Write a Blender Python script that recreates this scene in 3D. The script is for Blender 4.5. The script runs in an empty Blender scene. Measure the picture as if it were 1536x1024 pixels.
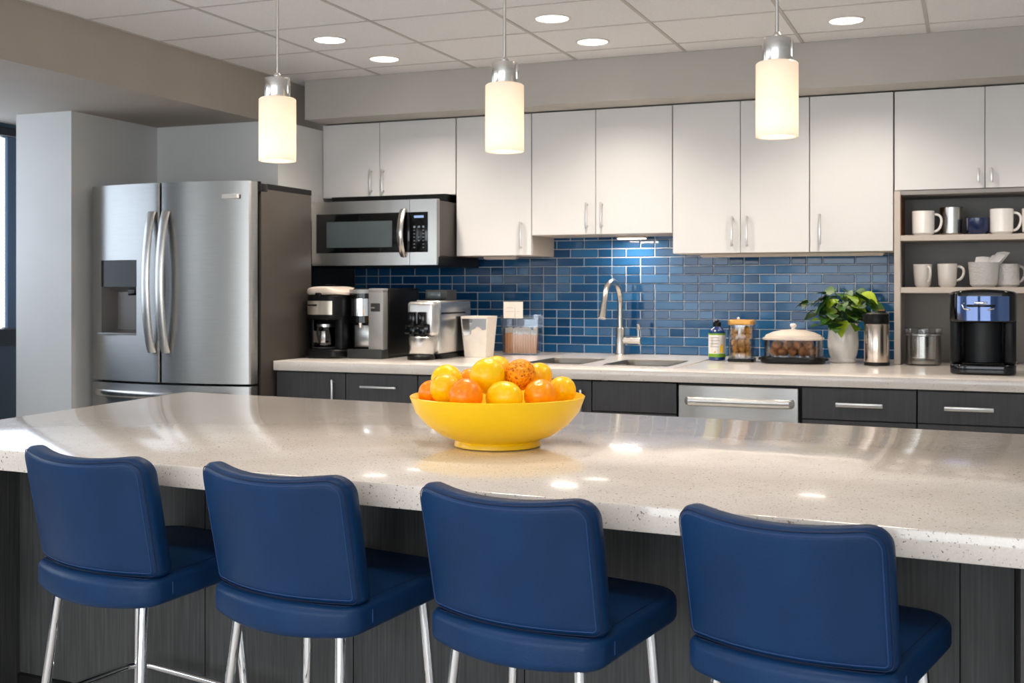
import bpy, bmesh, math, random
from mathutils import Vector, Matrix
random.seed(7)
scene = bpy.context.scene
COL = scene.collection
PI = math.pi

# ------------------------------------------------------------------ colour and materials
def lin(c):
    c = c / 255.0
    return c / 12.92 if c <= 0.04045 else ((c + 0.055) / 1.055) ** 2.4
def rgb(r, g, b): return (lin(r), lin(g), lin(b), 1.0)

class Mat:
    def __init__(self, name, color, rough=0.5, metal=0.0, **kw):
        m = bpy.data.materials.new(name); m.use_nodes = True
        self.m = m; self.nt = m.node_tree; self.b = self.nt.nodes['Principled BSDF']
        self.base = color
        self.b.inputs['Base Color'].default_value = color
        self.b.inputs['Roughness'].default_value = rough
        self.b.inputs['Metallic'].default_value = metal
        for k, v in kw.items(): self.b.inputs[k.replace('_', ' ')].default_value = v
        self._co = None
    def n(self, t, **kw):
        x = self.nt.nodes.new(t)
        for k, v in kw.items(): setattr(x, k, v)
        return x
    def ln(self, a, b): self.nt.links.new(a, b)
    def co(self, scale=(1, 1, 1)):
        tc = self.n('ShaderNodeTexCoord'); mp = self.n('ShaderNodeMapping')
        mp.inputs['Scale'].default_value = scale
        self.ln(tc.outputs['Object'], mp.inputs['Vector']); return mp.outputs['Vector']
    def noise(self, scale, detail=3, stretch=(1, 1, 1), rough=0.5):
        t = self.n('ShaderNodeTexNoise'); t.inputs['Scale'].default_value = scale
        t.inputs['Detail'].default_value = detail; t.inputs['Roughness'].default_value = rough
        self.ln(self.co(stretch), t.inputs['Vector']); return t.outputs['Fac']
    def voro(self, scale, feature='F1', stretch=(1, 1, 1), out='Distance'):
        t = self.n('ShaderNodeTexVoronoi', feature=feature); t.inputs['Scale'].default_value = scale
        self.ln(self.co(stretch), t.inputs['Vector']); return t.outputs[out]
    def ramp(self, fac, stops):
        r = self.n('ShaderNodeValToRGB'); e = r.color_ramp.elements
        while len(e) < len(stops): e.new(0.5)
        for el, (p, c) in zip(e, stops): el.position = p; el.color = c
        self.ln(fac, r.inputs['Fac']); return r.outputs['Color']
    def mix(self, fac, a, b):
        x = self.n('ShaderNodeMix', data_type='RGBA')
        for s, v in ((0, fac), (6, a), (7, b)):
            if isinstance(v, (tuple, float, int)): x.inputs[s].default_value = v
            else: self.ln(v, x.inputs[s])
        return x.outputs[2]
    def color(self, c): self.ln(c, self.b.inputs['Base Color']); return self
    def vary(self, scale=6, amt=0.06, stretch=(1, 1, 1), detail=4):
        a = tuple(max(0, c * (1 - amt)) for c in self.base[:3]) + (1,)
        b = tuple(min(1, c * (1 + amt)) for c in self.base[:3]) + (1,)
        return self.color(self.ramp(self.noise(scale, detail, stretch), [(0.3, a), (0.7, b)]))
    def bump(self, h, strength=0.2, dist=0.002):
        x = self.n('ShaderNodeBump'); x.inputs['Strength'].default_value = strength
        x.inputs['Distance'].default_value = dist
        self.ln(h, x.inputs['Height']); self.ln(x.outputs['Normal'], self.b.inputs['Normal']); return self
    def rough(self, fac, lo, hi):
        x = self.n('ShaderNodeMapRange'); x.inputs['To Min'].default_value = lo; x.inputs['To Max'].default_value = hi
        self.ln(fac, x.inputs['Value']); self.ln(x.outputs[0], self.b.inputs['Roughness']); return self
    def emit(self, col, s):
        self.b.inputs['Emission Color'].default_value = col; self.b.inputs['Emission Strength'].default_value = s; return self

def paint(name, c, rough=0.6): return Mat(name, c, rough).vary(3, 0.03)
def steel(name, c=(0.62, 0.61, 0.59, 1), rough=0.26, stretch=(1, 1, 90), aniso=0.6):
    m = Mat(name, c, rough, 1.0, Anisotropic=aniso)
    m.vary(5, 0.05, stretch); return m

M = {}
M['wall'] = paint('wall_paint', rgb(218, 219, 218), 0.7)
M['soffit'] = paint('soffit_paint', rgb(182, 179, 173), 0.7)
M['beam'] = paint('beam_paint', rgb(168, 160, 150), 0.7)
M['wall_dark'] = paint('dark_wall_paint', rgb(38, 58, 76), 0.6)
M['floor'] = Mat('floor_vinyl', rgb(206, 203, 199), 0.5).vary(4, 0.06, (1, 6, 1))
M['ceil'] = Mat('ceiling_tile_board', rgb(234, 234, 235), 0.9).vary(160, 0.06); M['ceil'].bump(M['ceil'].noise(220, 2), 0.25)
M['tbar'] = paint('ceiling_bar_enamel', rgb(188, 184, 181), 0.5)
M['white_cab'] = Mat('white_cabinet_laminate', rgb(226, 225, 224), 0.42).vary(2.5, 0.02)
M['cab_edge'] = paint('cabinet_carcass', rgb(196, 186, 175), 0.5)
M['dark_cab'] = Mat('charcoal_cabinet_laminate', rgb(66, 67, 70), 0.45).vary(9, 0.16, (9, 9, 0.5), 6)
M['dark_side'] = paint('charcoal_carcass', rgb(42, 43, 45), 0.55)
M['isl_wood'] = Mat('charcoal_wood_panel', rgb(68, 69, 69), 0.5)
M['isl_wood'].color(M['isl_wood'].ramp(M['isl_wood'].noise(14, 6, (12, 12, 0.35)), [(0.25, rgb(50, 51, 51)), (0.5, rgb(68, 69, 69)), (0.78, rgb(86, 87, 86))]))
M['isl_wood'].bump(M['isl_wood'].noise(14, 6, (12, 12, 0.35)), 0.15)
M['gable'] = Mat('dark_wood_end_panel', rgb(60, 57, 54), 0.5).vary(14, 0.2, (12, 12, 0.35), 6)
M['kick'] = paint('black_kick_board', rgb(16, 16, 17), 0.5)

def quartz(name, base, lo, hi, dark, rough, amount):
    m = Mat(name, base, rough, 0, Coat_Weight=0.35, Coat_Roughness=0.06)
    cloud = m.ramp(m.noise(7, 5), [(0.3, lo), (0.7, hi)])
    fine = m.ramp(m.voro(260, out='Color'), [(0.0, tuple(c * 0.86 for c in lo[:3]) + (1,)), (0.5, lo), (1.0, hi)])
    c1 = m.mix(0.35, cloud, fine)
    s1 = m.ramp(m.noise(190, 2, rough=0.6), [(amount, (1, 1, 1, 1)), (amount + 0.035, (0, 0, 0, 1))])
    s2 = m.ramp(m.noise(95, 3), [(0.30, (1, 1, 1, 1)), (0.33, (0, 0, 0, 1))])
    c2 = m.mix(s1, c1, dark)
    c3 = m.mix(s2, c2, tuple(c * 1.5 for c in dark[:3]) + (1,))
    m.color(c3); return m
M['quartz'] = quartz('speckled_quartz', rgb(228, 220, 211), rgb(222, 213, 204), rgb(236, 229, 222), rgb(128, 112, 98), 0.15, 0.315)
M['counter'] = quartz('speckled_counter', rgb(228, 222, 215), rgb(222, 215, 208), rgb(236, 230, 224), rgb(170, 158, 146), 0.22, 0.30)
M['tile'] = Mat('blue_glazed_tile', rgb(24, 78, 130), 0.11, 0, Specular_IOR_Level=0.36)
_t = M['tile']
_inf = _t.n('ShaderNodeNewGeometry')
_t.color(_t.ramp(_inf.outputs['Random Per Island'], [(0.0, rgb(14, 60, 102)), (0.5, rgb(22, 76, 122)), (1.0, rgb(34, 94, 142))]))
_t.bump(_t.noise(14, 2), 0.12, 0.004)
M['grout'] = paint('pale_grout', rgb(196, 202, 210), 0.8)
M['steel'] = steel('brushed_steel')
M['steel_h'] = steel('brushed_steel_horizontal', (0.60, 0.59, 0.57, 1), 0.28, (90, 1, 90))
M['bandsteel'] = Mat('soft_steel_band', (0.66, 0.60, 0.50, 1), 0.36, 0.85).vary(7, 0.12, (8, 8, 0.5))
M['steel_v'] = steel('fridge_steel', (0.50, 0.50, 0.49, 1), 0.33, (1.5, 1.5, 70), 0.8)
_s = M['steel_v']; _tg = _s.n('ShaderNodeTangent', direction_type='RADIAL', axis='Z'); _s.ln(_tg.outputs[0], _s.b.inputs['Tangent']); _s.b.inputs['Anisotropic Rotation'].default_value = 0.25
M['fridge_side'] = Mat('fridge_side_enamel', rgb(70, 65, 60), 0.42, 0.2).vary(4, 0.05)
M['chrome'] = Mat('polished_chrome', (0.82, 0.82, 0.83, 1), 0.07, 1.0).vary(8, 0.02)
M['basin'] = Mat('dull_basin_steel', (0.30, 0.28, 0.25, 1), 0.38, 1.0).vary(14, 0.08, (1, 6, 1))
M['satin'] = Mat('satin_nickel', (0.70, 0.67, 0.63, 1), 0.24, 1.0).vary(20, 0.05, (1, 1, 8))
M['handle'] = Mat('bar_handle_metal', (0.72, 0.71, 0.69, 1), 0.3, 0.9).vary(20, 0.04)
M['black'] = Mat('black_plastic', rgb(11, 11, 12), 0.38, 0, Specular_IOR_Level=0.25).vary(12, 0.15)
M['blackgloss'] = Mat('black_gloss_plastic', rgb(9, 10, 12), 0.1, 0, Specular_IOR_Level=0.4).vary(6, 0.1)
M['darkgrey'] = Mat('dark_grey_plastic', rgb(50, 52, 54), 0.4, 0, Specular_IOR_Level=0.3).vary(10, 0.08)
M['nichegrey'] = Mat('dispenser_niche_plastic', rgb(118, 113, 110), 0.3, 0.2).vary(6, 0.05)
M['grey'] = Mat('grey_plastic', rgb(150, 150, 150), 0.4, 0.3).vary(10, 0.05)
M['screen'] = Mat('grey_screen_glass', rgb(74, 84, 88), 0.12).vary(3, 0.08)
M['cream'] = Mat('cream_plastic', rgb(208, 196, 184), 0.4).vary(8, 0.04)
M['paper'] = Mat('cream_card', rgb(230, 222, 212), 0.7).vary(20, 0.04)
M['porcelain'] = Mat('white_glazed_ceramic', rgb(246, 242, 238), 0.16, 0, Coat_Weight=0.4).vary(6, 0.03)
M['greymug'] = Mat('grey_glazed_ceramic', rgb(210, 205, 200), 0.2, 0, Coat_Weight=0.4).vary(6, 0.04)
M['textmug'] = Mat('ribbed_grey_ceramic', rgb(190, 189, 187), 0.3)
M['textmug'].vary(6, 0.05); M['textmug'].bump(M['textmug'].voro(70, stretch=(1, 1, 1.4)), 0.6, 0.004)
M['navy'] = Mat('navy_glazed_ceramic', rgb(22, 38, 78), 0.16, 0, Coat_Weight=0.5).vary(6, 0.1)
M['niche'] = paint('dark_grey_niche_back', rgb(152, 150, 147), 0.7)
M['oak'] = Mat('oak_inner_side', rgb(156, 104, 58), 0.5).vary(10, 0.2, (10, 10, 0.6), 5)
M['yellow'] = Mat('yellow_glazed_bowl', rgb(255, 204, 0), 0.28, 0, Specular_IOR_Level=0.4).vary(4, 0.03)

def leather(name, a, b):
    m = Mat(name, a, 0.42, 0, Specular_IOR_Level=0.24)
    m.color(m.ramp(m.noise(5, 3), [(0.3, a), (0.7, b)]))
    v = m.voro(240, 'F1'); m.bump(v, 0.16, 0.0015); return m
M['leather'] = leather('navy_leather', rgb(12, 46, 84), rgb(15, 54, 96))
M['stitch'] = paint('blue_stitching', rgb(30, 62, 112), 0.7)
M['stitch_dark'] = paint('dark_seam', rgb(10, 28, 62), 0.7)

def peel(name, a, b, rough=0.30):
    m = Mat(name, a, rough, 0, Specular_IOR_Level=0.45)
    m.color(m.ramp(m.noise(60, 4), [(0.3, a), (0.7, b)]))
    m.bump(m.voro(300, 'F1'), 0.13, 0.0012); return m
M['lemon'] = peel('yellow_citrus_peel', rgb(254, 200, 0), rgb(255, 214, 10))
M['lemon_deep'] = peel('deep_yellow_citrus_peel', rgb(251, 188, 0), rgb(255, 203, 6))
M['orange'] = peel('orange_citrus_peel', rgb(252, 146, 0), rgb(255, 164, 6))
M['orange_red'] = peel('red_orange_citrus_peel', rgb(249, 130, 0), rgb(254, 150, 4))
m = Mat('pitted_orange_peel', rgb(226, 120, 8), 0.42, 0, Specular_IOR_Level=0.3)
v = m.voro(125, 'F1'); m.color(m.ramp(v, [(0.12, rgb(132, 58, 0)), (0.28, rgb(234, 130, 0)), (0.7, rgb(254, 168, 10))]))
m.bump(v, 0.9, 0.004); M['pitted'] = m

def glass(name, tint=(1, 1, 1, 1), rough=0.02):
    # thin clear wall: see-through with a grazing-angle gloss
    m = Mat(name, (0.9, 0.92, 0.94, 1), 0.05, 0); m.vary(4, 0.01)
    tp = m.n('ShaderNodeBsdfTransparent'); tp.inputs['Color'].default_value = tint
    gl = m.n('ShaderNodeBsdfGlossy'); gl.inputs['Roughness'].default_value = rough + 0.02
    lw = m.n('ShaderNodeLayerWeight'); lw.inputs['Blend'].default_value = 0.32
    mr = m.n('ShaderNodeMapRange'); mr.inputs['To Min'].default_value = 0.05; mr.inputs['To Max'].default_value = 0.75
    m.ln(lw.outputs['Fresnel'], mr.inputs['Value'])
    mx = m.n('ShaderNodeMixShader'); m.ln(mr.outputs[0], mx.inputs[0]); m.ln(tp.outputs[0], mx.inputs[1]); m.ln(gl.outputs[0], mx.inputs[2])
    m.ln(mx.outputs[0], m.nt.nodes['Material Output'].inputs['Surface']); return m
M['glass'] = glass('clear_glass', (0.94, 0.95, 0.95, 1))
M['carafe'] = glass('smoked_glass', (0.35, 0.34, 0.33, 1))
M['acrylic'] = glass('clear_acrylic', (0.95, 0.97, 0.99, 1))
M['blueglass'] = Mat('blue_bottle_plastic', rgb(16, 52, 110), 0.12, 0, Coat_Weight=0.5).vary(6, 0.1)
M['green'] = Mat('green_bottle', rgb(112, 158, 24), 0.3).vary(8, 0.1)
M['gold'] = Mat('gold_lid_metal', rgb(206, 156, 84), 0.35, 0.6).vary(14, 0.08)
M['cracker'] = Mat('toasted_snack', rgb(196, 128, 58), 0.7)
M['cracker'].color(M['cracker'].ramp(M['cracker'].noise(60, 4), [(0.3, rgb(188, 118, 48)), (0.7, rgb(246, 190, 108))])); M['cracker'].bump(M['cracker'].noise(120, 3), 0.6, 0.004)
M['walnut'] = Mat('walnut_shell', rgb(142, 86, 48), 0.6)
M['walnut'].color(M['walnut'].ramp(M['walnut'].noise(45, 4), [(0.3, rgb(132, 76, 40)), (0.7, rgb(218, 148, 92))])); M['walnut'].bump(M['walnut'].noise(70, 4), 0.7, 0.005)
M['stick'] = Mat('tan_wood_stick', rgb(236, 152, 74), 0.6).vary(18, 0.12, (10, 10, 0.6))
M['stick_tip'] = paint('white_stick_wrap', rgb(232, 222, 210), 0.6)
M['sugar'] = Mat('pale_sugar', rgb(226, 206, 178), 0.9).vary(200, 0.08)
M['leaf'] = Mat('green_leaf', rgb(58, 96, 22), 0.4, 0, Subsurface_Weight=0.0)
_l = M['leaf']; _g = _l.n('ShaderNodeNewGeometry')
_l.color(_l.ramp(_g.outputs['Random Per Island'], [(0.0, rgb(22, 52, 16)), (0.55, rgb(46, 88, 22)), (0.8, rgb(112, 146, 24)), (1.0, rgb(156, 178, 36))]))
M['stem'] = paint('green_stem', rgb(56, 84, 28), 0.5)
M['coppersteel'] = Mat('warm_steel', (0.66, 0.55, 0.46, 1), 0.2, 1.0).vary(8, 0.04, (1, 1, 0.2))
M['blind'] = paint('glowing_blind_slat', rgb(222, 232, 242), 0.7).emit(rgb(214, 228, 246), 1.45)  # slats glow by themselves in place of daylight shining through
M['winframe'] = paint('slate_window_frame', rgb(70, 88, 112), 0.4)
M['winframe_d'] = paint('black_window_frame', rgb(22, 27, 36), 0.4)
M['lamp_disc'] = Mat('glowing_diffuser', rgb(255, 250, 240), 0.5).vary(2, 0.01).emit((1.0, 0.93, 0.84, 1), 6.0)
M['lamp_rim'] = paint('white_lamp_rim', rgb(226, 222, 218), 0.4)
M['bulb'] = Mat('glowing_bulb', (1, 1, 1, 1), 0.4).vary(2, 0.01).emit((1.0, 0.86, 0.68, 1), 3.2)
M['led'] = Mat('led_strip_diffuser', (1, 1, 1, 1), 0.4).vary(2, 0.01).emit((1.0, 0.90, 0.78, 1), 5.0)
M['display'] = Mat('pale_blue_display', rgb(120, 150, 190), 0.3).vary(30, 0.1).emit(rgb(120, 150, 190), 0.35)
M['key'] = paint('pale_key_print', rgb(112, 124, 138), 0.5)
M['bluepanel'] = Mat('blue_gloss_panel', rgb(26, 66, 122), 0.06, 0.4, Coat_Weight=0.8).vary(3, 0.12, (8, 8, 0.4))

# opal glass: part diffuse, part translucent, lit by the bulb inside
m = Mat('opal_glass_shade', rgb(246, 236, 226), 0.18, 0, Coat_Weight=0.3)
m.vary(3, 0.02); m.emit((1.0, 0.86, 0.74, 1), 0.18)
tr = m.n('ShaderNodeBsdfTranslucent'); tr.inputs['Color'].default_value = (1.0, 0.93, 0.84, 1)
mx = m.n('ShaderNodeMixShader'); mx.inputs[0].default_value = 0.5
out = m.nt.nodes['Material Output']
m.ln(m.b.outputs[0], mx.inputs[1]); m.ln(tr.outputs[0], mx.inputs[2]); m.ln(mx.outputs[0], out.inputs['Surface'])
M['opal'] = m

# ------------------------------------------------------------------ mesh builder
class B:
    """collects shapes and becomes ONE mesh object"""
    def __init__(self): self.bm = bmesh.new(); self.mi = 0
    def _add(self, t, mtx=None):
        if mtx is not None: bmesh.ops.transform(t, matrix=mtx, verts=t.verts)
        for f in t.faces: f.material_index = self.mi
        me = bpy.data.meshes.new('tmp'); t.to_mesh(me); t.free()
        self.bm.from_mesh(me); bpy.data.meshes.remove(me); return self
    def mat(self, i): self.mi = i; return self
    def box(self, x0, x1, y0, y1, z0, z1, r=0.0, seg=2, mtx=None):
        t = bmesh.new(); bmesh.ops.create_cube(t, size=1)
        bmesh.ops.scale(t, vec=(x1 - x0, y1 - y0, z1 - z0), verts=t.verts)
        bmesh.ops.translate(t, vec=((x0 + x1) / 2, (y0 + y1) / 2, (z0 + z1) / 2), verts=t.verts)
        if r > 0:
            r = min(r, 0.49 * min(abs(x1 - x0), abs(y1 - y0), abs(z1 - z0)))
            bmesh.ops.bevel(t, geom=t.edges[:], offset=r, segments=seg, affect='EDGES', profile=0.5)
        return self._add(t, mtx)
    def raw(self, vs, fs, mtx=None):
        t = bmesh.new(); v = [t.verts.new(p) for p in vs]
        for f in fs:
            try: t.faces.new([v[i] for i in f])
            except ValueError: pass
        bmesh.ops.recalc_face_normals(t, faces=t.faces)
        return self._add(t, mtx)
    def lathe(self, prof, c=(0, 0, 0), n=40, sx=1.0, sy=1.0, mtx=None):
        vs, fs, rows = [], [], []
        for r, z in prof:
            if r < 1e-6: rows.append([len(vs)]); vs.append((c[0], c[1], c[2] + z))
            else:
                rows.append(list(range(len(vs), len(vs) + n)))
                for i in range(n):
                    a = 2 * PI * i / n; vs.append((c[0] + r * sx * math.cos(a), c[1] + r * sy * math.sin(a), c[2] + z))
        for A, Bq in zip(rows, rows[1:]):
            for i in range(n):
                j = (i + 1) % n
                if len(A) == 1 and len(Bq) == 1: continue
                if len(A) == 1: fs.append((A[0], Bq[i], Bq[j]))
                elif len(Bq) == 1: fs.append((A[i], A[j], Bq[0]))
                else: fs.append((A[i], A[j], Bq[j], Bq[i]))
        return self.raw(vs, fs, mtx)
    def cyl(self, p0, p1, r, r1=None, n=20):
        return self.tube([p0, p1], r, n, radii=[r, r if r1 is None else r1])
    def tube(self, pts, r, n=10, closed=False, radii=None, flat=1.0, up=None):
        P = [Vector(p) for p in pts]; L = len(P); vs, fs = [], []
        prev = None
        for i, p in enumerate(P):
            if closed: d = P[(i + 1) % L] - P[i - 1]
            else: d = P[min(i + 1, L - 1)] - P[max(i - 1, 0)]
            d.normalize()
            if prev is None:
                a = Vector(up) if up else (Vector((0, 0, 1)) if abs(d.z) < 0.9 else Vector((1, 0, 0)))
            else: a = prev
            a = (a - d * a.dot(d)).normalized(); b = d.cross(a); prev = a
            rr = radii[i] if radii else r
            for k in range(n):
                t = 2 * PI * k / n; vs.append(p + (a * math.cos(t) + b * math.sin(t) * flat) * rr)
        for i in range(L if closed else L - 1):
            j = (i + 1) % L
            for k in range(n):
                q = (k + 1) % n; fs.append((i * n + k, i * n + q, j * n + q, j * n + k))
        if not closed: fs.append(tuple(range(n))); fs.append(tuple(range((L - 1) * n, L * n)))
        return self.raw(vs, fs)
    def prism(self, poly, z0, z1, r=0.0, seg=2, mtx=None):
        t = bmesh.new(); n = len(poly)
        a = [t.verts.new((x, y, z0)) for x, y in poly]; b = [t.verts.new((x, y, z1)) for x, y in poly]
        t.faces.new(a[::-1]); t.faces.new(b)
        for i in range(n): t.faces.new((a[i], a[(i + 1) % n], b[(i + 1) % n], b[i]))
        bmesh.ops.recalc_face_normals(t, faces=t.faces)
        if r > 0:
            es = [e for e in t.edges if len(e.link_faces) == 2 and e.calc_face_angle(0) > 0.5]
            bmesh.ops.bevel(t, geom=es, offset=r, segments=seg, affect='EDGES', profile=0.5)
        return self._add(t, mtx)
    def ball(self, c, r, s=(1, 1, 1), n=24, mtx=None):
        t = bmesh.new(); bmesh.ops.create_uvsphere(t, u_segments=n, v_segments=n // 2 + 2, radius=r)
        bmesh.ops.scale(t, vec=s, verts=t.verts)
        if mtx is not None: bmesh.ops.transform(t, matrix=mtx, verts=t.verts)
        bmesh.ops.translate(t, vec=c, verts=t.verts); return self._add(t)
    def pillow(self, hx, hy, R, T, r, fn=None, nc=8, seg=5):
        """rounded slab in local x,y with thickness T along z (0..T), edge radius r; fn maps (x,y,z)"""
        def ring(d):
            a, b = hx - d, hy - d; o = []
            Rt, Rb = R if isinstance(R, tuple) else (R, R)
            for qx, qy, s in ((1, 1, 0), (-1, 1, 1), (-1, -1, 2), (1, -1, 3)):
                c = max((Rt if qy > 0 else Rb) - d, 0.004)
                for i in range(nc + 1):
                    t = PI / 2 * (s + i / nc); o.append((qx * (a - c) + c * math.cos(t), qy * (b - c) + c * math.sin(t)))
                # points along the straight run that follows
                nx = {0: (-1, 1), 1: (-1, -1), 2: (1, -1), 3: (1, 1)}[s]
                p = o[-1]; t = PI / 2 * (s + 1); c = max((Rt if nx[1] > 0 else Rb) - d, 0.004)
                q = (nx[0] * (a - c) + c * math.cos(t), nx[1] * (b - c) + c * math.sin(t))
                for i in range(1, 8): o.append((p[0] + (q[0] - p[0]) * i / 8, p[1] + (q[1] - p[1]) * i / 8))
            return o
        rings = []
        inner = ring(r)
        for f in (0.15, 0.35, 0.55, 0.75, 0.9): rings.append([(x * f, y * f, 0.0) for x, y in inner])
        for i in range(seg + 1):
            t = PI / 2 * i / seg; rings.append([(x, y, r - r * math.cos(t)) for x, y in ring(r - r * math.sin(t))])
        for i in range(seg + 1):
            t = PI / 2 * i / seg; rings.append([(x, y, T - r + r * math.sin(t)) for x, y in ring(r - r * math.cos(t))])
        for f in (0.9, 0.75, 0.55, 0.35, 0.15): rings.append([(x * f, y * f, T) for x, y in inner])
        vs = [(0, 0, 0)] + [p for q in rings for p in q] + [(0, 0, T)]
        n = len(rings[0]); fs = []
        for k in range(n):
            fs.append((0, 1 + k, 1 + (k + 1) % n)); o = 1 + (len(rings) - 1) * n
            fs.append((len(vs) - 1, o + k, o + (k + 1) % n))
        for a in range(len(rings) - 1):
            for k in range(n):
                q = (k + 1) % n; fs.append((1 + a * n + k, 1 + a * n + q, 1 + (a + 1) * n + q, 1 + (a + 1) * n + k))
        if fn: vs = [fn(*p) for p in vs]
        self.raw(vs, fs); self.ringf = ring; return self
    def mesh(self, name, mats, angle=35, shift=None):
        if shift is not None: bmesh.ops.translate(self.bm, vec=shift, verts=self.bm.verts)
        me = bpy.data.meshes.new(name); self.bm.to_mesh(me); self.bm.free()
        for x in (mats if isinstance(mats, (list, tuple)) else [mats]): me.materials.append(M[x].m if isinstance(x, str) else x.m)
        me.shade_smooth(); me.set_sharp_from_angle(angle=math.radians(angle)); return me

def link(name, data, parent=None):
    o = bpy.data.objects.new(name, data); COL.objects.link(o)
    if parent is not None: o.parent = parent
    return o
def tag(o, label, cat, group=None):
    o['label'] = label; o['category'] = cat
    if group: o['group'] = group
    return o
def thing(name, label, cat, loc=(0, 0, 0), rz=0.0, group=None):
    o = link(name, None); o.location = loc; o.rotation_euler = (0, 0, rz); o.empty_display_size = 0.1
    return tag(o, label, cat, group)
def root_of(o):
    while o.parent: o = o.parent
    return o
def part(name, b, mat, parent, world=True, angle=35, label=None):
    """world=True: the shapes were given in room coordinates, the thing stands unrotated"""
    sh = None
    if world: sh = -Vector(root_of(parent).location)
    o = link(name, b.mesh(name, mat, angle, sh), parent)
    if label: o['label'] = label
    return o
def struct(name, b, mat, parent=None, angle=35):
    o = link(name, b.mesh(name, mat, angle), parent)
    if parent is None: o['kind'] = 'structure'
    return o
def solo(name, b, mat, label, cat, loc, group=None, angle=35):
    """a thing that is one mesh; shapes given round its own base point"""
    o = link(name, b.mesh(name, mat, angle)); o.location = loc
    return tag(o, label, cat, group)

# ------------------------------------------------------------------ the room
CAM = (0.0, 0.0, 1.335); YAW = 0.3783
YW = 7.275; ZC = 2.704; ZT = 0.915
struct('floor', B().box(-7, 3.2, -3.6, 7.6, -0.1, 0), 'floor')
struct('ceiling', B().box(-4.25, 3.2, -3.6, 7.6, ZC, ZC + 0.1), 'ceil')
g = B()
for k in range(-1, 9): g.box(-3.53 + 0.66 * k - 0.009, -3.53 + 0.66 * k + 0.009, -3.6, 6.6, ZC - 0.004, ZC + 0.01)
for k in range(0, 18): g.box(-4.2, 3.2, 6.37 - 0.557 * k - 0.006, 6.37 - 0.557 * k + 0.006, ZC - 0.003, ZC + 0.01)
struct('trim_1', g, 'tbar')
struct('wall_back', B().box(-4.09, 3.2, YW, YW + 0.12, 0, ZC), 'wall')
struct('wall_right', B().box(2.6, 2.72, -3.6, YW, 0, ZC), 'wall')
struct('trim_2', B().box(-4.09, 2.6, 6.605, YW, 2.446, ZC, 0.003, 1), 'soffit')       # bulkhead over the cabinets
struct('trim_3', B().box(-5.95, -4.2, -3.6, 7.4, 2.403, ZC + 0.1), 'beam')           # dropped beam
struct('wall_alcove', B().box(-5.1, -4.095, 6.30, YW + 0.12, 0, 2.403), 'wall')
struct('alcove_shade_panel', B().box(-4.0945, -4.089, 6.31, YW - 0.001, 0, 1.50), 'dark_side')  # dark sheet added below the microwave where the alcove side is only shaded
struct('wall_column', B().box(-5.457, -5.03, 5.51, 7.0, 0, 2.403), 'wall')
# outer wall with its windows (unseen piers sized to darken the fridge reflection)
w = B().box(-5.95, -5.8, -3.6, 7.4, 0, 0.97).box(-5.95, -5.8, -3.6, 7.4, 2.375, 2.403)
for y0, y1 in ((5.90, 7.4), (2.75, 3.75), (0.65, 0.95), (-0.95, -0.75), (-3.6, -3.0)): w.box(-5.95, -5.8, y0, y1, 0.97, 2.375)
struct('wall_left', w, 'wall_dark')
for i, (y0, y1) in enumerate(((3.75, 5.90), (0.95, 2.75), (-0.75, 0.65), (-3.0, -0.95))):
    wn = B()
    wn.box(-5.86, -5.79, y0, y1, 0.97, 1.08, 0.004, 1).box(-5.86, -5.79, y0, y1, 2.32, 2.375, 0.004, 1)
    wo = struct('window_%d' % (i + 1), wn, 'winframe_d')
    fr = B().box(-5.85, -5.795, y1 - 0.12, y1, 1.08, 2.32, 0.004, 1).box(-5.85, -5.795, y0, y0 + 0.1, 1.08, 2.32, 0.004, 1)
    struct('window_frame', fr, 'winframe', wo)
    struct('window_pane', B().box(-5.835, -5.829, y0 + 0.1, y1 - 0.12, 1.08, 2.32), 'glass', wo)
    if i == 0:
        bl = B()
        z = 1.09
        while z < 2.31: bl.box(-5.824, -5.818, y0 + 0.1, y1 - 0.121, z, z + 0.021); z += 0.0235
        struct('window_blind', bl, 'blind', wo)
# wall behind the photographer, piers added for streaks in the steel, openings for daylight
w = B().box(-5.95, 2.7, -3.7, -3.55, 0, 0.5).box(-5.95, 2.7, -3.7, -3.55, 2.5, ZC)
for x0, x1 in ((-5.95, -5.2), (-3.3, -2.75), (-0.95, -0.45), (1.5, 2.72)): w.box(x0, x1, -3.7, -3.55, 0.5, 2.5)
struct('wall_front', w, 'wall')

# glazed tiles on the back wall
tl = B().mat(1).box(-4.09, -0.42, YW - 0.006, YW, ZT, 1.70).mat(0)
vs, fs = [], []
PT, LT = 0.0567, 0.19
rnd = random.Random(3)
row = 0; z = ZT + 0.002
while z < 1.69:
    x = -4.09 - (LT / 2 if row % 2 else 0)
    while x < -0.42:
        parts_ = [(x, x + LT)] if rnd.random() > 0.42 else [(x, x + LT / 2), (x + LT / 2, x + LT)]
        for a, b_ in parts_:
            a = max(a, -4.09); b_ = min(b_, -0.42)
            if b_ - a < 0.015: continue
            g0 = 0.0022; e = 0.004; tx = rnd.uniform(-1, 1) * 0.0007; tz = rnd.uniform(-1, 1) * 0.0005
            o = len(vs); yb = YW - 0.006; yf = YW - 0.0115
            x0, x1, z0, z1 = a + g0, b_ - g0, z + g0, z + PT - g0
            vs += [(x0, yb, z0), (x1, yb, z0), (x1, yb, z1), (x0, yb, z1),
                   (x0 + e, yf - tx - tz, z0 + e), (x1 - e, yf + tx - tz, z0 + e), (x1 - e, yf + tx + tz, z1 - e), (x0 + e, yf - tx + tz, z1 - e)]
            fs += [(o + 4, o + 5, o + 6, o + 7)] + [(o + i, o + (i + 1) % 4, o + 4 + (i + 1) % 4, o + 4 + i) for i in range(4)]
        x += LT
    z += PT; row += 1
tl.raw(vs, fs)
struct('wall_tiles', tl, ['tile', 'grout'], angle=20)

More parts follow.
